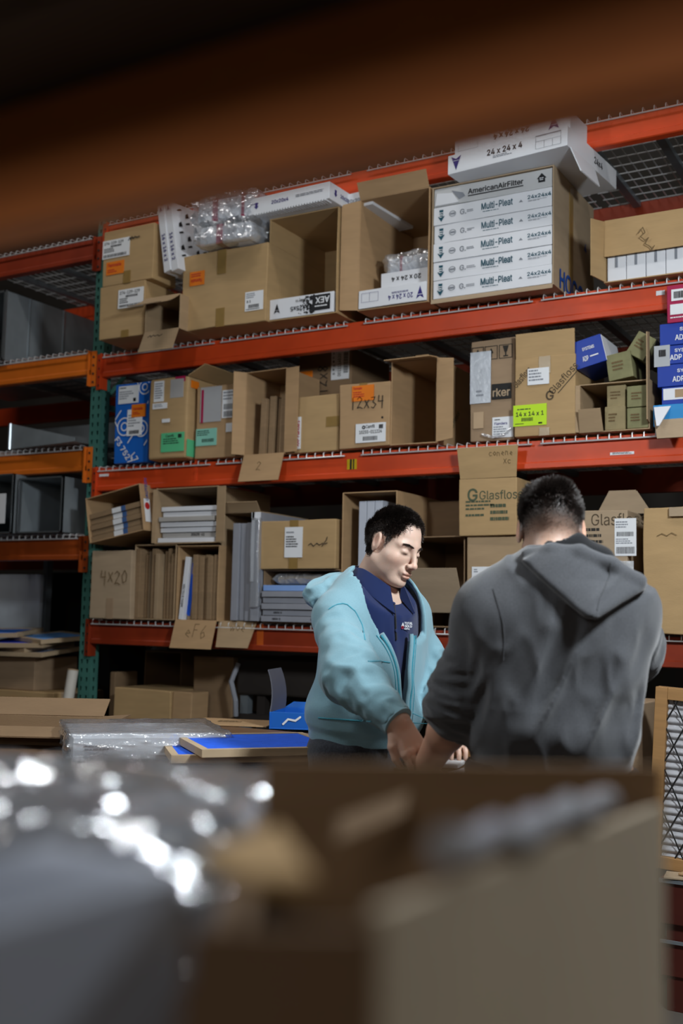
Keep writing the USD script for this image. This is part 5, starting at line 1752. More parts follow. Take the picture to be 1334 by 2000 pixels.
# pocket seam on the near side
pt = np.array([hit(hoodie, x, y) for x, y in along(((719, 1292), (740, 1291), (762, 1294)))])
part('seam', rod(pt + grad(hoodie, pt) * .0005, .0018, 5), TEALIN, man, 30)
pt = np.array([hit(hoodie, x, y) for x, y in along(((622, 1402), (650, 1404), (690, 1407), (725, 1409)))])
part('seam', rod(pt + grad(hoodie, pt) * .0005, .0020, 5), TEALIN, man, 30)
pt = np.array([hit(hoodie, x, y) for x, y in along(((642, 1190), (655, 1181), (675, 1178), (695, 1195), (708, 1222), (713, 1250)))])
part('seam', rod(pt + grad(hoodie, pt) * .0003, .0018, 5), TEALIN, man, 30)

# skin: head and neck, arms and hands, and what the clothes cover, one body
TONE = np.array([.62, .43, .34])
hR, hpR = hand_field(wrR - unit(wrR - elR) * .005, np.array(at(812, 1462, d=2.84)) - wrR + np.array([0, 0, -.01]), np.array([.55, -.6, .55]), 1, .55, 1.0)
hL_, hpL = hand_field(wrL, wrL - elL + np.array([.0, .0, -.06]), np.array([.2, -.2, 1.0]), -1, .5, 1.0)
headm = surface(HD.field, *bounds(HD.c, pad=.175), .0026)
ar = lambda P: smin(smin(cone(P, elR, wrR, .045, .030), hR(P), .012), cone(P, shR, elR, .05, .045), .02)
al = lambda P: smin(smin(cone(P, elL, wrL, .045, .030), hL_(P), .012), cone(P, shL, elL, .05, .045), .02)
armR = surface(ar, *bounds(hpR, wrR, elR, shR, pad=.07), .0034)
armL = surface(al, *bounds(hpL, wrL, elL, shL, pad=.07), .0044)
hipL, hipR = TF.out((0, .085, -HT - .02)), TF.out((0, -.085, -HT - .02))
fl = unit([fw[0], fw[1], 0]); sl = np.cross([0, 0, 1.0], fl)
ft = np.array([pel[0], pel[1], 0]) - fl * .02
ankL, ankR = ft + sl * .11 + [0, 0, .09], ft - sl * .12 - fl * .06 + [0, 0, .09]
knL, knR = (hipL + ankL) / 2 + fl * .03 + [0, 0, .02], (hipR + ankR) / 2 + fl * .03 + [0, 0, .02]
core = lambda P: smin(torso(P, -.03), legs_field(hipL, hipR, knL, knR, ankL, ankR, (.075, .055, .04))(P), .05)
corem = surface(core, *bounds(nb, pel, ankL, ankR, shL, shR, pad=.14), .012)


def hairline1(q):
    # where hair grows: behind the forehead line, above the nape, around the ear
    f, s, u = q[:, 0], np.abs(q[:, 1]), q[:, 2]
    line_ = .060 - .9 * np.clip(u - .052, -.2, .06)
    top = 1 / (1 + np.exp((f - np.where(u > .045, .064 - .25 * s, .022 + .35 * (u - .0))) / .004))
    nape = 1 / (1 + np.exp(-(u - np.where(f < -.015, -.055 - .1 * f, np.where(f < .018, .030, -.004))) / .004))
    ear = 1 / (1 + np.exp(-(np.hypot((f + .014) / .9, u - .002) - .030) / .003)) if True else 1
    return top * nape * np.where(s > .05, ear, 1)


body = cat([headm, armR, armL, corem])
tone = HD.tone(np.array(body.vertices), TONE, .10, .85, (.035, .028, .024), hairline1)
far = np.linalg.norm(np.array(body.vertices) - HD.c, axis=1) > .22
tone[far] = TONE * np.array([1.0, .93, .9])
colored('body', body, SKIN, man, tone)
P_, N_ = scatter(headm, lambda v: hairline1(HD.loc(v)) ** 2 * (HD.loc(v)[:, 2] > -.08), 19000, 5)
q = HD.loc(P_)
side = np.clip((np.abs(q[:, 1]) - .045) / .03, 0, 1) * np.clip((.075 - q[:, 2]) / .05, 0, 1)
back = np.clip((-.05 - q[:, 0]) / .05, 0, 1) * np.clip((.06 - q[:, 2]) / .06, 0, 1)
short = np.maximum(side, back)
ln = (.020 * (1 - short) + .006 * short) * np.where(q[:, 0] > .04, .8, 1) * np.where(q[:, 2] < -.02, .6, 1)
fdir = HD.R[:, 0]; udir = HD.R[:, 2]
lay = (fdir * .9)[None] * (1 - short)[:, None] + (-udir * .8 - fdir * .35)[None] * short[:, None]
clump = meshkit.noise(q * 55, 12)[:, None] - .5
dirs = N_ * (.75 * (1 - .5 * short))[:, None] + lay + (HD.R[:, 1][None] * clump + udir[None] * (meshkit.noise(q * 55 + 9, 13)[:, None] - .35)) * 1.1 * (1 - short)[:, None]
strands('hair', man, P_ - N_ * .001, dirs, ln, .0011, .16, -udir * np.where(q[:, 0] > .05, .45, .3)[:, None], seed=8)
# eyebrows and lashes
for sg in (-1, 1):
    r = np.random.default_rng(20 + sg)
    n_ = 120
    t_ = r.random(n_)
    q0 = np.stack([np.full(n_, .099) - .020 * t_ ** 1.6, sg * (.013 + .036 * t_), .0205 + .007 * np.sin(t_ * 2.6) + r.normal(0, .0017, n_)], 1)
    P0 = HD.out(q0)
    for _ in range(5):
        P0 = P0 - grad(HD.field, P0) * HD.field(P0)[:, None]
    dq = np.stack([-.3 * np.ones(n_), sg * np.ones(n_), .35 - .6 * t_], 1) @ HD.R.T
    strands('eyebrow', man, P0, dq + grad(HD.field, P0) * .25, .008, .0006, .05, -udir, seed=30 + sg, n=4)
# jeans and shoes
jf = legs_field(hipL, hipR, knL, knR, ankL, ankR, (.102, .078, .066))


def jeans(P):
    q_ = TF.loc(P)
    d = smin(jf(P), ell(q_, (0, 0, -HT - .05), (.108, .142, .11)), .04)
    d = d - .010 * fold(P, (7, 7, 14), 71, 2) + .004
    return smax(d, q_[:, 2] + HT - .03, .004)


part('jeans', surface(jeans, *bounds(hipL, hipR, ankL, ankR, pad=.17), .009), JEAN, man, True, 'grey faded jeans')
shoes(man, ankL, fw); shoes(man, ankR, fw)

# ------------------------------------------------------------------ the man in grey, seen from behind
man2 = thing('person', 'man in a charcoal hoodie seen from behind, leaning over the bench with pushed-up sleeves', 'person')
fw2 = unit(np.array([-.31, .95, 0]))
DG = 2.60
HD2 = Head(at(1076, 1040, d=DG + .08), fw2, 22, 0, .96, .98)
nb2, pel2 = at(1086, 1118, d=DG + .01), at(1079, 1500, d=DG - .03)
T2F = Frame((nb2 + pel2) / 2, fw2, 0)
up = unit(nb2 - pel2)
T2F.u = up; T2F.s = unit(np.cross(up, fw2)); T2F.f = np.cross(T2F.s, up); T2F.R = np.stack([T2F.f, T2F.s, T2F.u], 1)
H2 = np.linalg.norm(nb2 - pel2) / 2
sh2L, sh2R = at(955, 1197, d=DG), at(1216, 1192, d=DG)
el2L, wr2L = at(906, 1372, d=2.64), at(826, 1508, d=2.86)
el2R = at(1226, 1266, d=2.78)
wr2R = el2R + fw2 * .20 + T2F.s * .10 + np.array([0, 0, -.10])
cuL = el2L + unit(wr2L - el2L) * .062
cuR = el2R + unit(wr2R - el2R) * .075


def torso2(P, g=0.0):
    q = T2F.loc(P)
    d = ell(q, (.0, 0, .07), (.128 + g, .186 + g, .20 + g))
    d = smin(d, ell(q, (.01, 0, -.10), (.122 + g, .165 + g, .22 + g)), .06)
    d = smin(d, ell(q, (.0, 0, -H2 + .02), (.122 + g, .160 + g, .20 + g)), .06)
    for sg, sh in ((1, sh2L), (-1, sh2R)):
        d = smin(d, cone(P, T2F.out((-.015, sg * .055, H2 - .045)), sh + np.array([0, 0, -.002]), .058 + g, .066 + g), .06)
    d = smin(d, cone(q, (-.01, 0, H2 - .07), (-.01, 0, H2 + .0), .075 + g, .062 + g), .04)
    return d


HOOD = [(.080, .022), (.040, -.016), (.0, -.051), (-.040, -.085), (-.068, -.106), (-.094, -.109), (-.145, -.074), (-.196, -.042), (-.202, -.012), (-.133, .022), (-.04, .049), (.032, .050)]


def hood2(P):
    """The hood hanging down the back: a thick double layer of cloth that follows the shoulders, with a rolled rim above."""
    q = T2F.loc(P)
    s_, u_ = q[:, 1], q[:, 2] - H2
    o = poly2(s_, u_, HOOD)
    lift = .022 + .026 * np.clip((-u_ - .02) / .09, 0, 1) * np.clip(1 - np.abs(s_ + .085) / .09, 0, 1) + .014 * np.clip((-s_ - .10) / .08, 0, 1)
    d = torso2(P, .018) - lift
    d = d - .008 * fold(np.stack([q[:, 0] * .2, s_ + u_ * .7, u_ * .4], 1), (9, 17, 17), 81, 1.5)
    d = smax(d, o, .016)
    d = smax(d, q[:, 0] - .02, .01)
    rim = [(.035, .078, H2 - .035), (-.03, .086, H2 + .006), (-.078, .060, H2 + .034), (-.098, .010, H2 + .046), (-.102, -.055, H2 + .044), (-.098, -.125, H2 + .018), (-.075, -.185, H2 - .018), (-.02, -.185, H2 - .045)]
    for a, b in zip(rim[:-1], rim[1:]):
        d = smin(d, cone(q, a, b, .0165, .0165), .014)
    nk = smin(cone(q, (.0, -.01, H2 + .0), (.0, -.01, H2 + .12), .066, .074), ell(q, (-.045, -.045, H2 + .06), (.045, .080, .030)), .02)
    return smax(d, -nk, .010)


def hoodie2(P):
    q = T2F.loc(P)
    d = torso2(P, .016)
    diag = np.stack([q[:, 0] * 5, q[:, 1] * 11 + q[:, 2] * 4.5, q[:, 2] * 2.2 - q[:, 1] * 2], 1)
    d = d - .034 * fold(diag, (1, 1, 1), 87, 1.7) * np.clip(.75 - q[:, 2] * 2.0, .25, 1) * np.clip((q[:, 2] + H2) / .14, .2, 1) + .006
    d = d - .008 * fold(q, (6, 14, 7), 88, 2)
    # the cloth bags over the hem band
    d = d - .010 * np.exp(-((q[:, 2] + H2 - .085) / .04) ** 2)
    for a, e, w, ra, re, rw, sd in ((sh2L, el2L, cuL, .082, .074, .060, 91), (sh2R, el2R, cuR, .080, .070, .058, 97)):
        t1, c1, L1 = arm_coords(P, a, e)
        t2, c2, L2 = arm_coords(P, e, w)
        near = np.clip(t1 / L1 * 1.7 - .55, .12, 1)
        d1 = cone(P, a, e, ra, re) - .030 * near * fold(c1 + .45 * c1[:, [1, 2, 0]] * (1, 0, 0), (30, 9, 9), sd, 1.2) + .006
        d2 = cone(P, e, w, re, rw) - .026 * fold(c2 + .45 * c2[:, [1, 2, 0]] * (1, 0, 0), (34, 9, 9), sd + 3, 1.2) + .006
        s = smin(d1, d2, .03)
        d = smin(d, s, .022)
    d = smin(d, hood2(P), .004)
    d = smax(d, -(q[:, 2] + H2 - .002), .004)
    for w, e in ((cuL, el2L), (cuR, el2R)):
        ax = unit(w - e)
        d = smax(d, np.where(np.linalg.norm(P - w, axis=1) < .14, (P - w) @ ax - .004, -1.0), .006)
    nk = cone(q, (.005, 0, H2 - .12), (.0, 0, H2 + .15), .062, .068)
    return smax(d, -np.where((q[:, 2] > H2 - .02) | (q[:, 0] > 0), nk, 1.0), .006)


part('hoodie', surface(hoodie2, *bounds(sh2L, sh2R, el2L, el2R, cuL, cuR, pel2, nb2, pad=.15), .0052), CHARF, man2, True, 'charcoal heather hoodie')
# black lining that shows inside the hood
lin_f = lambda P: smin(smin(ell(T2F.loc(P), (-.056, -.045, H2 + .040), (.046, .086, .034)), cone(T2F.loc(P), (-.082, .015, H2 + .060), (-.074, -.05, H2 + .076), .014, .016), .02), cone(T2F.loc(P), (-.074, -.06, H2 + .058), (-.060, -.135, H2 + .012), .018, .016), .02)
part('hood_lining', surface(lambda P: smax(lin_f(P), -cone(T2F.loc(P), (-.01, 0, H2 - .12), (-.034, 0, H2 + .15), .060, .064), .006), *bounds(T2F.out((-.06, -.05, H2)), pad=.17), .005), BLKF, man2, True, 'black hood lining')
SEAM2 = cloth_mat('charcoal_seam', '333539', .1)
for pxs in ([(1192, 1100), (1190, 1125), (1180, 1150), (1170, 1172), (1166, 1192)], [(963, 1150), (972, 1180), (982, 1215), (985, 1250), (983, 1290)]):
    pt = np.array([hit(hoodie2, *p) for p in along(pxs)])
    part('seam', rod(pt + grad(hoodie2, pt) * .0002, .0014, 5), SEAM2, man2, 30)
for e, w in ((el2L, cuL), (el2R, cuR)):
    ax = unit(w - e)
    n_ = np.linspace(0, 1, 7)
    part('cuff', rod([w - ax * .012 + ax * .030 * t for t in n_], [.058 - .010 * t for t in n_], 26), CHARF, man2, 60)

h2L, hp2L = hand_field(wr2L, (wr2L - el2L) + np.array([.12, .18, .06]), np.array([-.3, .2, 1.0]), 1, .35, 1.02)
h2R, hp2R = hand_field(wr2R, (wr2R - el2R) + np.array([-.04, .1, 0]), np.array([.3, .1, 1.0]), -1, .35, 1.02)
head2 = surface(HD2.field, *bounds(HD2.c, pad=.175), .0030)
a2L = lambda P: smin(smin(smin(cone(P, el2L, el2L * .6 + wr2L * .4, .046, .046), cone(P, el2L * .6 + wr2L * .4, wr2L, .046, .031), .02), h2L(P), .012), cone(P, sh2L, el2L, .05, .046), .02)
a2R = lambda P: smin(smin(smin(cone(P, el2R, el2R * .6 + wr2R * .4, .045, .045), cone(P, el2R * .6 + wr2R * .4, wr2R, .045, .031), .02), h2R(P), .012), cone(P, sh2R, el2R, .05, .045), .02)
am2L = surface(a2L, *bounds(hp2L, wr2L, el2L, sh2L, pad=.07), .0042)
am2R = surface(a2R, *bounds(hp2R, wr2R, el2R, sh2R, pad=.07), .0050)
hip2L, hip2R = T2F.out((0, .085, -H2 - .02)), T2F.out((0, -.085, -H2 - .02))
f2 = unit([fw2[0], fw2[1], 0]); s2 = np.cross([0, 0, 1.0], f2)
ft = np.array([pel2[0], pel2[1], 0]) - f2 * .03
an2L, an2R = ft + s2 * .13 + [0, 0, .09], ft - s2 * .13 + [0, 0, .09]
kn2L, kn2R = (hip2L + an2L) / 2 + f2 * .03 + [0, 0, .02], (hip2R + an2R) / 2 + f2 * .03 + [0, 0, .02]
core2 = surface(lambda P: smin(torso2(P, -.03), legs_field(hip2L, hip2R, kn2L, kn2R, an2L, an2R, (.075, .055, .04))(P), .05), *bounds(nb2, pel2, an2L, an2R, sh2L, sh2R, pad=.14), .012)
body = cat([head2, am2L, am2R, core2])


def hairline2(q):
    f, s, u = q[:, 0], np.abs(q[:, 1]), q[:, 2]
    front = 1 / (1 + np.exp((f - np.where(u > .04, .075, .030)) / .005))
    nape = np.clip((u + .082) / .085, 0, 1) ** 1.3
    return front * nape * (s < .0785)


TONE2 = np.array([.54, .34, .25])
tone = HD2.tone(np.array(body.vertices), TONE2, .15, .93, (.030, .026, .025), hairline2)
far = np.linalg.norm(np.array(body.vertices) - HD2.c, axis=1) > .22
tone[far] = TONE2 * np.array([.98, .85, .78])
colored('body', body, SKIN, man2, tone)
P_, N_ = scatter(head2, lambda v: (hairline2(HD2.loc(v)) * np.clip((HD2.loc(v)[:, 2] + .035) / .06, .10, 1)), 17000, 6)
q = HD2.loc(P_)
topw = np.clip((q[:, 2] - .005) / .085, 0, 1) ** 1.3
ln = .0028 + .0230 * topw
fd, ud, sd_ = HD2.R[:, 0], HD2.R[:, 2], HD2.R[:, 1]
sw = meshkit.noise(q * 38, 3)[:, None] - .5
sw2 = meshkit.noise(q * 38 + 50, 4)[:, None] - .5
dirs = N_ * .8 + (ud * .35 + fd * .35)[None] * topw[:, None] + (-ud * .6)[None] * (1 - topw)[:, None] + (sd_[None] * sw + fd[None] * sw2) * 2.2 * topw[:, None]
strands('hair', man2, P_ - N_ * .001, dirs, ln, .0011, .18, (sd_[None] * sw2 * 2 - fd[None] * .5 * sw), seed=9)
jf2 = legs_field(hip2L, hip2R, kn2L, kn2R, an2L, an2R, (.105, .08, .07))


def jeans2(P):
    q_ = T2F.loc(P)
    d = smin(jf2(P), ell(q_, (0, 0, -H2 - .05), (.112, .150, .12)), .04)
    return smax(d - .010 * fold(P, (7, 7, 14), 75, 2) + .004, q_[:, 2] + H2 - .012, .004)


part('jeans', surface(jeans2, *bounds(hip2L, hip2R, an2L, an2R, pad=.17), .010), JEAN2, man2, True, 'dark jeans')
shoes(man2, an2L, fw2); shoes(man2, an2R, fw2)

# ------------------------------------------------------------------ floor level, under the lowest red beam and in the left bay
def bench(label, x0, x1, y0, y1, z):
    t = thing('work_bench', label, 'bench')
    part('bench_top', rbox((x1 - x0, y1 - y0, .035), .004, 2, .001, 1, (x0, y0, z - .035)), mat('bench_wood', '6b5038', .6, .16, 4, stretch=(1, 12, 12)), t, 30)
    for x in (x0 + .04, x1 - .09):
        for y in (y0 + .04, y1 - .09):
            part('leg', bx(x, x + .05, y, y + .05, .001, z - .036), GALVD, t, False)
    part('rail', bx(x0 + .06, x1 - .06, y0 + .05, y0 + .07, z - .10, z - .036), GALVD, t, False)


ZB = .905
bench('long work bench holding blue filters and a wrapped filter, left of the man in teal', -3.35, -1.88, 2.45, 3.70, ZB)
ZM = .955
bench('small work bench between the two men, with papers on it', -1.385, -.95, 2.70, 3.20, ZM)


def tall(label, l, b, r, t, Y, dep, m, open=None, flaps=(), z0=.001):
    x0, x1 = at(l, b, Y)[0], at(r, b, Y)[0]
    z1 = at(l, t, Y)[2]
    return Carton(label, (x1 - x0, dep, z1 - z0), TR(x0, Y, z0), m, open=open, flaps=flaps)


tall('tall tan carton with folded top under the lowest red beam, behind the wrapped filter', 220, 1425, 331, 1342, 4.76, .40, 'c', flaps=())
b = tall('narrow tan carton beside the tall folded carton under the lowest beam', 334, 1425, 372, 1350, 4.77, .15, 'a')
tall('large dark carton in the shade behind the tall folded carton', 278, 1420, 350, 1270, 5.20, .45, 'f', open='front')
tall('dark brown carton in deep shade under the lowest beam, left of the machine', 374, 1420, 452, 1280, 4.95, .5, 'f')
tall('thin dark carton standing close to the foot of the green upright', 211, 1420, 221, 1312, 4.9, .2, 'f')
t = thing('machine', 'dark equipment on legs in deep shade under the lowest beam', 'machine', TR(at(458, 1400, 4.9)[0], 4.9, 0))
w = at(640, 1400, 4.9)[0] - at(458, 1400, 4.9)[0]
part('machine_body', rbox((w, .6, .2), .02, 2, .004, 2, (0, 0, .93)), DARKBOX, t)
part('lower_shelf', bx(0, w, 0, .6, .80, .83), DARKBOX, t, False)
for x in (.02, .13, w - .08):
    for y in (.02, .5):
        part('leg', bx(x, x + .05, y, y + .05, .001, .93), GALVD if x < .1 else DARKBOX, t, False)
part('hose', rod([(.03, -.02, 1.1), (.0, -.04, 1.0), (.04, -.05, .9), (.03, -.03, .82)], .014, 8), GREYF, t, 30)
# far behind the racks
for lab, l, r, t_, b_, m in (('pale board leaning on the back wall, seen under the lowest red beam', 205, 222, 1252, 1500, GREYF), ('tan plank standing by the back wall beside the pale board', 226, 240, 1255, 1500, TANF), ('wide white board on the back wall just below the lowest red beam', 238, 330, 1215, 1272, WHITE)):
    p, q = at(l, b_, 6.6), at(r, t_, 6.6)
    solo('wall_board', rbox((q[0] - p[0], .02, q[2] - max(p[2], .001)), .003, 1, 0, 0, (p[0], 6.6, max(p[2], .001))), m, lab, 'board')
p, q = at(-40, 1196, 5.25), at(80, 1122, 5.25)
solo('white_panel', rbox((q[0] - p[0], .03, q[2] - .001), .003, 1, 0, 0, (p[0], 5.25, .001)), mat('white_sheet_panel', 'c9d2dc', .5, .05), 'white sheet panel standing at the back of the left bay above the blue filters', 'panel')
p = at(90, 1200, 6.0); q = at(160, 1118, 6.0)
solo('dark_cabinet', rbox((q[0] - p[0] + .3, .4, q[2] - .001), .006, 2, 0, 0, (p[0], 6.0, .001)), BLACKISH, 'dark cabinet standing far back behind the green upright', 'cabinet')
solo('steel_post', bx(at(80, 1200, 5.30)[0], at(88, 1200, 5.30)[0], 5.30, 5.35, .001, 1.75), GALVD, 'slim grey steel post between white panel and dark cabinet', 'post')
p = at(-30, 1212, 5.6); q = at(83, 1197, 5.6)

YL = 4.76
lowc = tall('tan carton with an orange label, lowest in the left bay stack', -45, 1425, 102, 1343, YL, .42, 'c')
lowc.sticker((33, 1362, 53, 1391), PAPER, name='label')
lowc.sticker((18, 1362, 40, 1389), ORANGE_L, [(lin_in(.1, .3, .8, .5, 4, 3), REDINK)], name='orange_label', lift=.006)
tall('smaller tan carton right of the orange labelled one, beside the white tube', 113, 1425, 133, 1352, YL + .06, .3, 'e')
zt = lowc.T[2, 3] + lowc.L[2]
x0, x1 = at(-45, 1340, YL + .03)[0], at(66, 1340, YL + .03)[0]
zq = at(20, 1281, YL + .03)[2]
c2 = Carton('brown carton under the stack of blue filters in the left bay', (x1 - x0, .36, zq - zt - .003), TR(x0, YL + .03, zt + .002), 'd')
FB = [('lowest in the pile, grey blue', .0, 0, 4, '8a9fc0'), ('second from below in the pile', -.06, .02, -10, '2a50c8'), ('third from below, deep blue', .03, .0, 13, '1c3cc0'), ('fourth from below, light blue', .05, .03, -20, '6aa8ee'), ('topmost in the pile', -.16, .02, 20, '2f78e0')]
z = zq + .022
for i, (lab, dx, dy, rz, colr) in enumerate(FB):
    px = at((58, 52, 40, 66, 20)[i], 1250, YL)
    s = Slab('panel_filter', 'blue faced filter in the left bay pile, ' + lab, 'air filter', (.46, .36, .024), TR(px[0] + dx, YL + .20 + dy, z + .0015) @ TR(0, 0, 0, rx=5.5) @ TR(0, 0, 0, rz=rz) @ TR(-.36, -.22, 0), 'blue filters piled in the left bay')
    part('frame', cat([bx(0, .46, 0, .035, 0, .024), bx(0, .46, .325, .36, 0, .024), bx(0, .035, .035, .325, 0, .024), bx(.425, .46, .035, .325, 0, .024)]), TANF, s.prim, False)
    part('media', bx(.033, .427, .033, .327, .004, .020), mat('blue_media_%d' % i, colr, .8, .1, 30, .3, 300), s.prim, False)
    z += .0265
t = thing('cardboard_tube', 'white printed cardboard tube leaning against the green upright', 'tube')
a_, b_ = at(143, 1308, 4.64), at(128, 1400, 4.60)
d_ = b_ - a_
b_ = a_ + d_ * ((a_[2] - .002) / -d_[2])
part('tube_wall', rod([a_, b_], .03, 18), mat('tube_board', 'c4c0b8', .6, .06), t, 40)
part('tube_rim', rod([a_ + (b_ - a_) * -.002, a_ + (b_ - a_) * .004], .031, 18), KR['b'], t, 40)

# right side: a filter with a steel grid in a wooden crate, a carton, a low red beam
Yr = 4.15
xr = at(1262, 1340, Yr)[0]
t = thing('framed_filter', 'large quilted grey filter behind expanded steel mesh in a leaning pale wooden frame', 'air filter', TR(xr, Yr, .47, ry=3))
Wf, Hf = .55, .66
for (a, b, c, d) in ((0, .045, 0, Hf), (Wf - .045, Wf, 0, Hf), (.045, Wf - .045, 0, .045), (.045, Wf - .045, Hf - .045, Hf)):
    part('frame_board', rbox((b - a, .05, d - c), .003, 1, 0, 0, (a, 0, c)), WOOD, t)
n_ = 30
gx = np.linspace(.046, Wf - .046, 60); gz = np.linspace(.046, Hf - .046, 120)
GX, GZ = np.meshgrid(gx, gz, indexing='ij')
GY = .035 - .014 * np.abs(np.sin(GZ * 2 * math.pi / .055)) - .004 * np.sin(GX * 40)
V = np.stack([GX, GY, GZ], -1).reshape(-1, 3)
ii = np.arange(V.shape[0]).reshape(GX.shape)
q4 = np.stack([ii[:-1, :-1], ii[1:, :-1], ii[1:, 1:], ii[:-1, 1:]], -1).reshape(-1, 4)
front_m = trimesh.Trimesh(V, np.vstack([q4[:, [0, 1, 2]], q4[:, [0, 2, 3]]]), process=False)
part('media', cat([front_m, bx(.046, Wf - .046, .04, .046, .046, Hf - .046)]), mat('grey_quilt_media', 'a8a8ac', .8, .1, 20), t, True)
wires = []
st = .075
for k in range(-12, 14):
    for sg in (1, -1):
        p0 = np.array([k * st, .006, 0.0]); p1 = np.array([k * st + sg * Hf * .5, .006, Hf])
        g = LineString([(p0[0], p0[2]), (p1[0], p1[2])]).intersection(sbox(.045, .045, Wf - .045, Hf - .045))
        if g.length > .02:
            c_ = np.array(g.coords)
            wires.append(rod([(c_[0][0], .008, c_[0][1]), (c_[1][0], .008, c_[1][1])], .0028, 4))
part('steel_mesh', cat(wires), BLACKISH, t, False)
part('back_board', bx(0, Wf, .051, .06, 0, Hf), KR['f'], t, False)
b = tall('tan carton with faint vertical lettering beside the quilted filter', 1216, 1540, 1256, 1372, 4.3, .34, 'd')
b.put('print', mv(mv(lines(.2, .03, 2, 4), rot=90), b.L[0] * .5, b.L[2] - .4), FAINT)
part('flap', flap_mesh((.0, 0.01, b.L[2]), (b.L[0], .01, b.L[2]), (.2, -1, .35), .08, taper=.02), b.m, b.prim, 25)
MAROON = mat('maroon_paint', '4a1c14', .5, .2, 5)
t = thing('low_rack_shelf', 'dark red low shelf beam near the floor at the right edge, cardboard scraps on top', 'shelf', TR(at(1288, 1760, 4.05)[0], 4.05, 0))
part('beam_body', rbox((1.0, .60, .16), .006, 1, 0, 0, (0, 0, .30)), MAROON, t)
part('beam_lip', bx(0, 1.0, -.01, .0, .445, .458), GALVD, t, False)
part('lower_rail', rbox((1.0, .06, .12), .004, 1, 0, 0, (0, .01, .12)), MAROON, t)
part('beam_lip', bx(0, 1.0, -.002, .01, .235, .245), GALVD, t, False)
for x in (.02, .93):
    for y in (.02, .50):
        part('foot', bx(x, x + .06, y, y + .06, .001, .30), MAROON, t, False)
for i, (dx, dy, rz, mm, lab) in enumerate(((.02, .0, 8, 'e', 'pale flat cardboard scrap lying lowest on the low red shelf'), (.06, .04, -14, 'a', 'tan flat cardboard scrap lying uppermost on the low red shelf'))):
    T = TR(at(1288, 1690, 4.05)[0] + dx, 4.03 + dy, .4605 + i * .010, rz=rz)
    s = Slab('cardboard_scrap', lab, 'cardboard', (.32, .10, .008), T)
    part('sheet', rbox(s.L, .002, 3, .001, i), KR[mm], s.prim)

# ------------------------------------------------------------------ on the long bench
p = at(200, 1472, Z=ZB + .002)
s = Slab('wrapped_filter', 'flat white filter wrapped in shiny clear film on the long bench', 'air filter', (.50, .47, .085), TR(-2.36, 2.47, ZB + .003, rz=47), None)
part('frame', rbox(np.array(s.L) - (.03, .03, .015), .004, 2, 0, 0, (.015, .015, .002)), WHITE, s.prim)
s.put('print', mv(lines(.1, .02, 2, 3), .05, .03), GREYINK, lift=-.012)
m = rbox(s.L, .012, 24, 0, 4)
V = np.array(m.vertices); c_ = np.array(s.L) / 2
r_ = 1 - np.abs(2 * meshkit.noise(V * np.array([22, 14, 30]), 5) - 1)
V += (V - c_) / np.linalg.norm(V - c_, axis=1, keepdims=True) * (r_ ** 4 * .012)[:, None]
V[:, 2] = np.maximum(V[:, 2], .001)
part('film', trimesh.Trimesh(V, m.faces, process=False), FILM, s.prim, 25)
for i, (px, py, rz, ln_, wd, lab) in enumerate(((468, 1466, 38, .44, .36, 'lowest blue filter with a tan frame on the long bench'), (470, 1460, 44, .46, .38, 'middle blue filter with a tan frame on the long bench'), (500, 1447, 50, .43, .41, 'topmost large bright blue filter on the long bench'))):
    z = ZB + .002 + i * .0245
    c_ = at(px, py, Z=z + .02)
    s = Slab('panel_filter', lab, 'air filter', (ln_, wd, .022), TR(c_[0], c_[1], z, rz=rz) @ TR(-ln_ / 2, -wd / 2, 0), 'blue filters on the long bench')
    part('frame', cat([bx(0, ln_, 0, .022, 0, .022), bx(0, ln_, wd - .022, wd, 0, .022), bx(0, .022, .022, wd - .022, 0, .022), bx(ln_ - .022, ln_, .022, wd - .022, 0, .022)]), TANF, s.prim, False)
    part('media', bx(.02, ln_ - .02, .02, wd - .02, .005, .020), MEDIA, s.prim, False)
c_ = at(430, 1414, Z=ZB + .004)
s = Slab('cardboard_sheet', 'flat printed cardboard sheet lying on the long bench behind the wrapped filter', 'cardboard', (.34, .26, .006), TR(c_[0] - .1, c_[1] - .1, ZB + .002, rz=20))
part('sheet', rbox(s.L, .002, 4, .001, 2), KR['a'], s.prim)
s.put('print', mv(lines(.14, .06, 3, 3), .1, .1), FAINT, 'top')
pa, pb = at(530, 1424, Z=ZB), at(640, 1424, Z=ZB)
c = Carton('open bright blue carton with a dark raised lid on the long bench', (.30, .24, .068), TR(pa[0], pa[1] - .02, ZB + .002, rz=18), BLUE_C, open='top', name='blue_box', catg='box')
c.m = mat('dark_grey_lining', '565862', .7, .1)
c.flap('left', .17, -8, -.6, .02)
c.m = BLUE_C
c.flap('back', .07, 75, 0, .02)
c.flap('right', .10, 70, 0, .02)
c.put('print', mv(extrude(LineString([(0, 0), (.03, .008), (.05, -.002), (.08, .01)]).buffer(.004), .0006), .17, .045), PAPER)
c.put('print', mv(extrude(LineString([(0, 0), (.02, .02), (.05, .015), (.07, .03)]).buffer(.004), .0006), .06, .022), PAPER)
pa = at(603, 1478, Z=ZB)
Carton('small tan carton on the bench, close behind the back of the teal hoodie', (.07, .3, .125), TR(at(604, 1440, 2.95)[0], 2.95, ZB + .002), 'a')
# a big carton with wide open flaps at the left end of the bench
pa = at(96, 1475, Z=ZB)
c = Carton('low open carton with wide drooping flaps at the left end of the long bench', (.46, .42, .06), TR(-3.03, 2.57, ZB + .002, rz=30), 'f', open='top', flaps=[('back', .12, 62, 0, .0), ('right', .10, 85, 0, .0), ('front', .12, 100, 0, .0)])

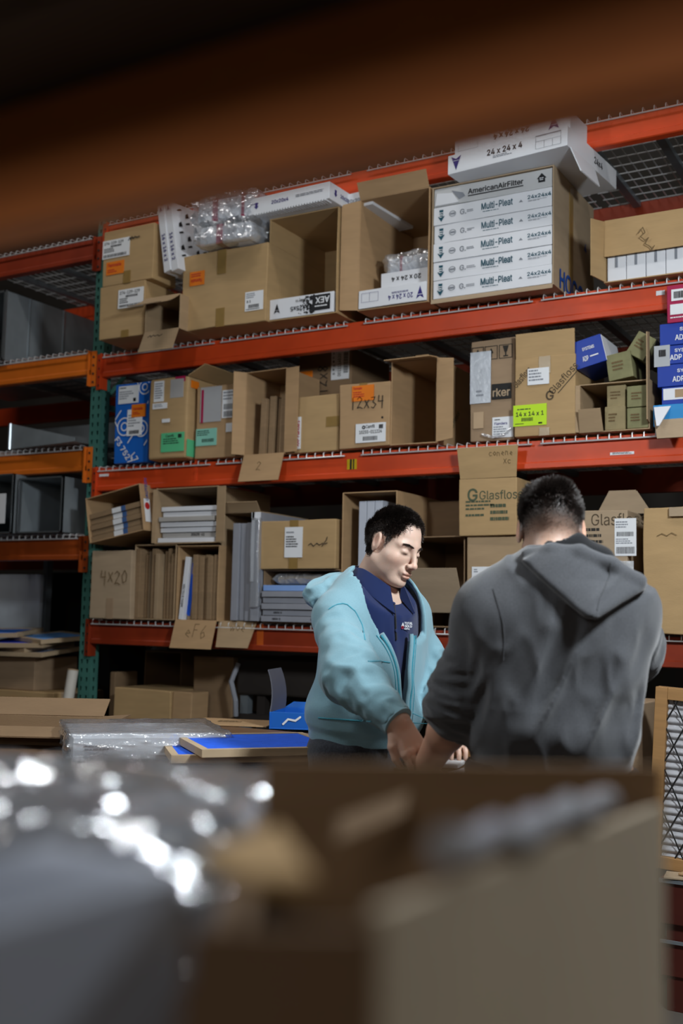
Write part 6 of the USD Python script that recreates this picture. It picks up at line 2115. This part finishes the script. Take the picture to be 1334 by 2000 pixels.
# ------------------------------------------------------------------ on the small bench
s = Slab('wood_panel', 'pale wood edged panel lying on the small bench between the men', 'panel', (.40, .28, .030), TR(-1.36, 2.88, ZM + .021))
part('panel_board', rbox(s.L, .003, 1), WOOD, s.prim)
s2 = Slab('spacer_block', 'thin brown block under the wood edged panel', 'block', (.34, .20, .018), TR(-1.33, 2.92, ZM + .002))
part('block_body', rbox(s2.L, .003, 1), BROWNF, s2.prim)
s = Slab('filter_box', 'white and blue edged box on the wood panel beside the grey hoodie', 'box', (.26, .18, .045), TR(-1.19, 2.92, ZM + .0525))
part('body', rbox(s.L, .003, 1), WHITE, s.prim)
s.put('print', bx(.0, .3, .012, .026, 0, .0006), BLUEINK)
m = flap_mesh((0, 0, 0), (.15, 0, 0), (0, -.12, -1), .13, taper=.0, t=.001, curl=.25)
m.apply_transform(TR(-1.22, 2.697, ZM + .004, rz=-4))
t = thing('paper_sheet', 'white paper sheet hanging over the front edge of the small bench', 'paper')
part('sheet', m, mat('violet_white_paper', 'c6c6ea', .5, .03), t)
part('sheet', bx(-1.22, -1.07, 2.70, 2.84, ZM + .0025, ZM + .0035), PAPER, t, False)
t = thing('paper_sheet', 'crumpled white paper under the right hand of the man in teal', 'paper', TR(-1.37, 2.73, ZM + .002, rz=12))
m = rbox((.15, .12, .012), .003, 8, .006, 9)
part('sheet', m, PAPER, t, 20)

# ------------------------------------------------------------------ the near rack the camera looks through
NB = mat('near_rack_paint', 'dd8a52', .55, .12, 3)
t = thing('near_rack_beam', 'large out of focus brown orange rack beam across the top of the picture', 'rack beam', TR(0, .45, 1.591))
b = extrude(Polygon([(y * .6, z * .6) for y, z in BEAM_P.exterior.coords]), 2.66)
b.apply_transform(np.array([[0, 0, 1, -1.84], [1, 0, 0, 0], [0, 1, 0, 0], [0, 0, 0, 1.0]]))
part('beam_body', b, NB, t, 30)
t = thing('near_shelf_board', 'dark shelf boards above the near rack beam', 'shelf', TR(0, 0, 1.676))
for i in range(2):
    part('board', bx(-1.88, .88, .27 + i * .117, .27 + i * .117 + .11, 0, .02), mat('shelf_dark_wood', '4a3a2c', .8, .2, 4), t, False)
t = thing('near_shelf', 'lower shelf of the near rack under the blurred cartons', 'shelf', TR(0, 0, .88))
for i in range(7):
    part('board', bx(-1.9, .9, -.25 + i * .157, -.25 + i * .157 + .15, 0, .02), mat('shelf_pale_wood', '7a6448', .8, .2, 4), t, False)
part('beam_body', bx(-1.9, .9, .80, .85, -.13, -.001), NB, t, False)
for x in (-1.88, .84):
    part('post', bx(x, x + .06, .44, .50, -.879, -.001), GREEN_P, t, False)
    part('post', bx(x, x + .04, .45, .49, .021, .786), GREEN_P, t, False)
    part('post', bx(x, x + .06, -.24, -.18, -.879, -.001), GREEN_P, t, False)

ZF = 1.268


def wall_mesh(P, Q, z0, z1, t=.006, z1b=None):
    """A carton wall standing between two plan points; z1b is the top at Q."""
    P, Q = np.array(P[:2]), np.array(Q[:2])
    n = np.array([-(Q - P)[1], (Q - P)[0]]); n = n / np.linalg.norm(n) * t / 2
    z1b = z1 if z1b is None else z1b
    V = []
    for o, (a, zt) in ((n, (P, z1)), (-n, (P, z1)), (-n, (Q, z1b)), (n, (Q, z1b))):
        V += [[*(a + o), z0], [*(a + o), zt]]
    return trimesh.convex.convex_hull(np.array(V))


C = at(1288, 1497, Z=ZF); A = at(520, 1488, Z=ZF); N = at(735, 1776, Z=ZF); M_ = at(372, 1772, Z=ZF)
c = thing('cardboard_box', 'big blurred open carton in the right foreground, dark inside, with a taped near side', 'cardboard box')
Zb = .902
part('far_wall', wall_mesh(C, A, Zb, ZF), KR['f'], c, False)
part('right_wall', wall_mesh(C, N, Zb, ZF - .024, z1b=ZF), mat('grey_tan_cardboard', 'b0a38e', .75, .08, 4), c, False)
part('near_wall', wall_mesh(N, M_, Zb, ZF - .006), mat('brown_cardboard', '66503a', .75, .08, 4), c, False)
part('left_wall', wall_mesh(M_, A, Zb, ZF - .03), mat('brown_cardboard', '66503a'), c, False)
part('bottom', trimesh.convex.convex_hull(np.array([[*p[:2], z] for p in (C, A, N, M_) for z in (Zb, Zb + .006)])), KR['b'], c, False)
# raised flap on the near side, shining tape along its edge
T1, T0 = at(1165, 1598, Z=ZF), at(835, 1735, Z=ZF)
e_ = unit(np.r_[(C - N)[:2], 0])
nrm = np.array([e_[1], -e_[0], 0])
if np.dot(nrm, -C) < 0:
    nrm = -nrm
r = np.random.default_rng(4)
b0, b1 = at(838, 1724, Z=ZF - .004), at(1165, 1598, Z=ZF - .016)
pts = [b0 + (b1 - b0) * q + nrm * .006 + np.array([0, 0, .006 + .008 * r.random()]) for q in np.linspace(0, 1, 10)]
part('tape', rod(pts, [.0045 + .004 * r.random() for _ in pts], 8), mat('silvery_tape', 'a4a8b0', .22, .08, spec=.8), c, 30)
F0 = at(700, 1570, Z=ZF + .02)
part('flap', flap_mesh(at(655, 1598, Z=ZF - .01), at(800, 1545, Z=ZF - .01), unit(np.array([.3, -.8, -.5])), .02, taper=.004), KR['f'], c, 25)

# tan flap pointing right from the bagged carton
fl = thing('cardboard_flap', 'pale tan carton flap pointing right in the blurred left foreground', 'cardboard', None)
tri = [at(385, 1690, Z=ZF), at(545, 1635, Z=ZF + .003), at(612, 1742, Z=ZF + .002), at(480, 1742, Z=ZF)]
V = np.array([p + [0, 0, z] for p in tri for z in (0, .005)])
part('sheet', trimesh.convex.convex_hull(V), KR['c'], fl, False)

# pale filter box standing on edge at the lower left
P1, P2 = at(376, 1694, Z=ZF), at(-60, 1812, Z=ZF)
ed = unit(P1 - P2); out = np.array([ed[1], -ed[0], 0])
if np.dot(out, -P1) < 0:
    out = -out
L = .5
o = P1 - ed * L
W4 = np.eye(4); W4[:3, 0], W4[:3, 1], W4[:3, 2] = ed, -out, (0, 0, 1)
W4[:3, 3] = [o[0], o[1], .902]
s = Slab('filter_carton', 'blurred pale grey filter box standing on edge in the lower left foreground', 'filter box', (L, .075, ZF - .902), W4)
part('frame', rbox(s.L, .004, 2), mat('pale_grey_board', 'a4abba', .5, .05), s.prim)

# the bagged bundle behind it, on a carton
q0 = at(250, 1600, Z=1.15)
cb = Carton('carton under the blurred shiny bag in the left foreground', (.38, .31, .232), TR(-.755, .375, .902, rz=14), 'f')
bag('plastic_bag', 'blurred shiny grey bag of filters in the left foreground', (.38, .29, .098), TR(-.745, .388, .902 + .2345, rz=14), 27, (), mat('grey_bundle', '74777e', .6, .1), squash=.032)
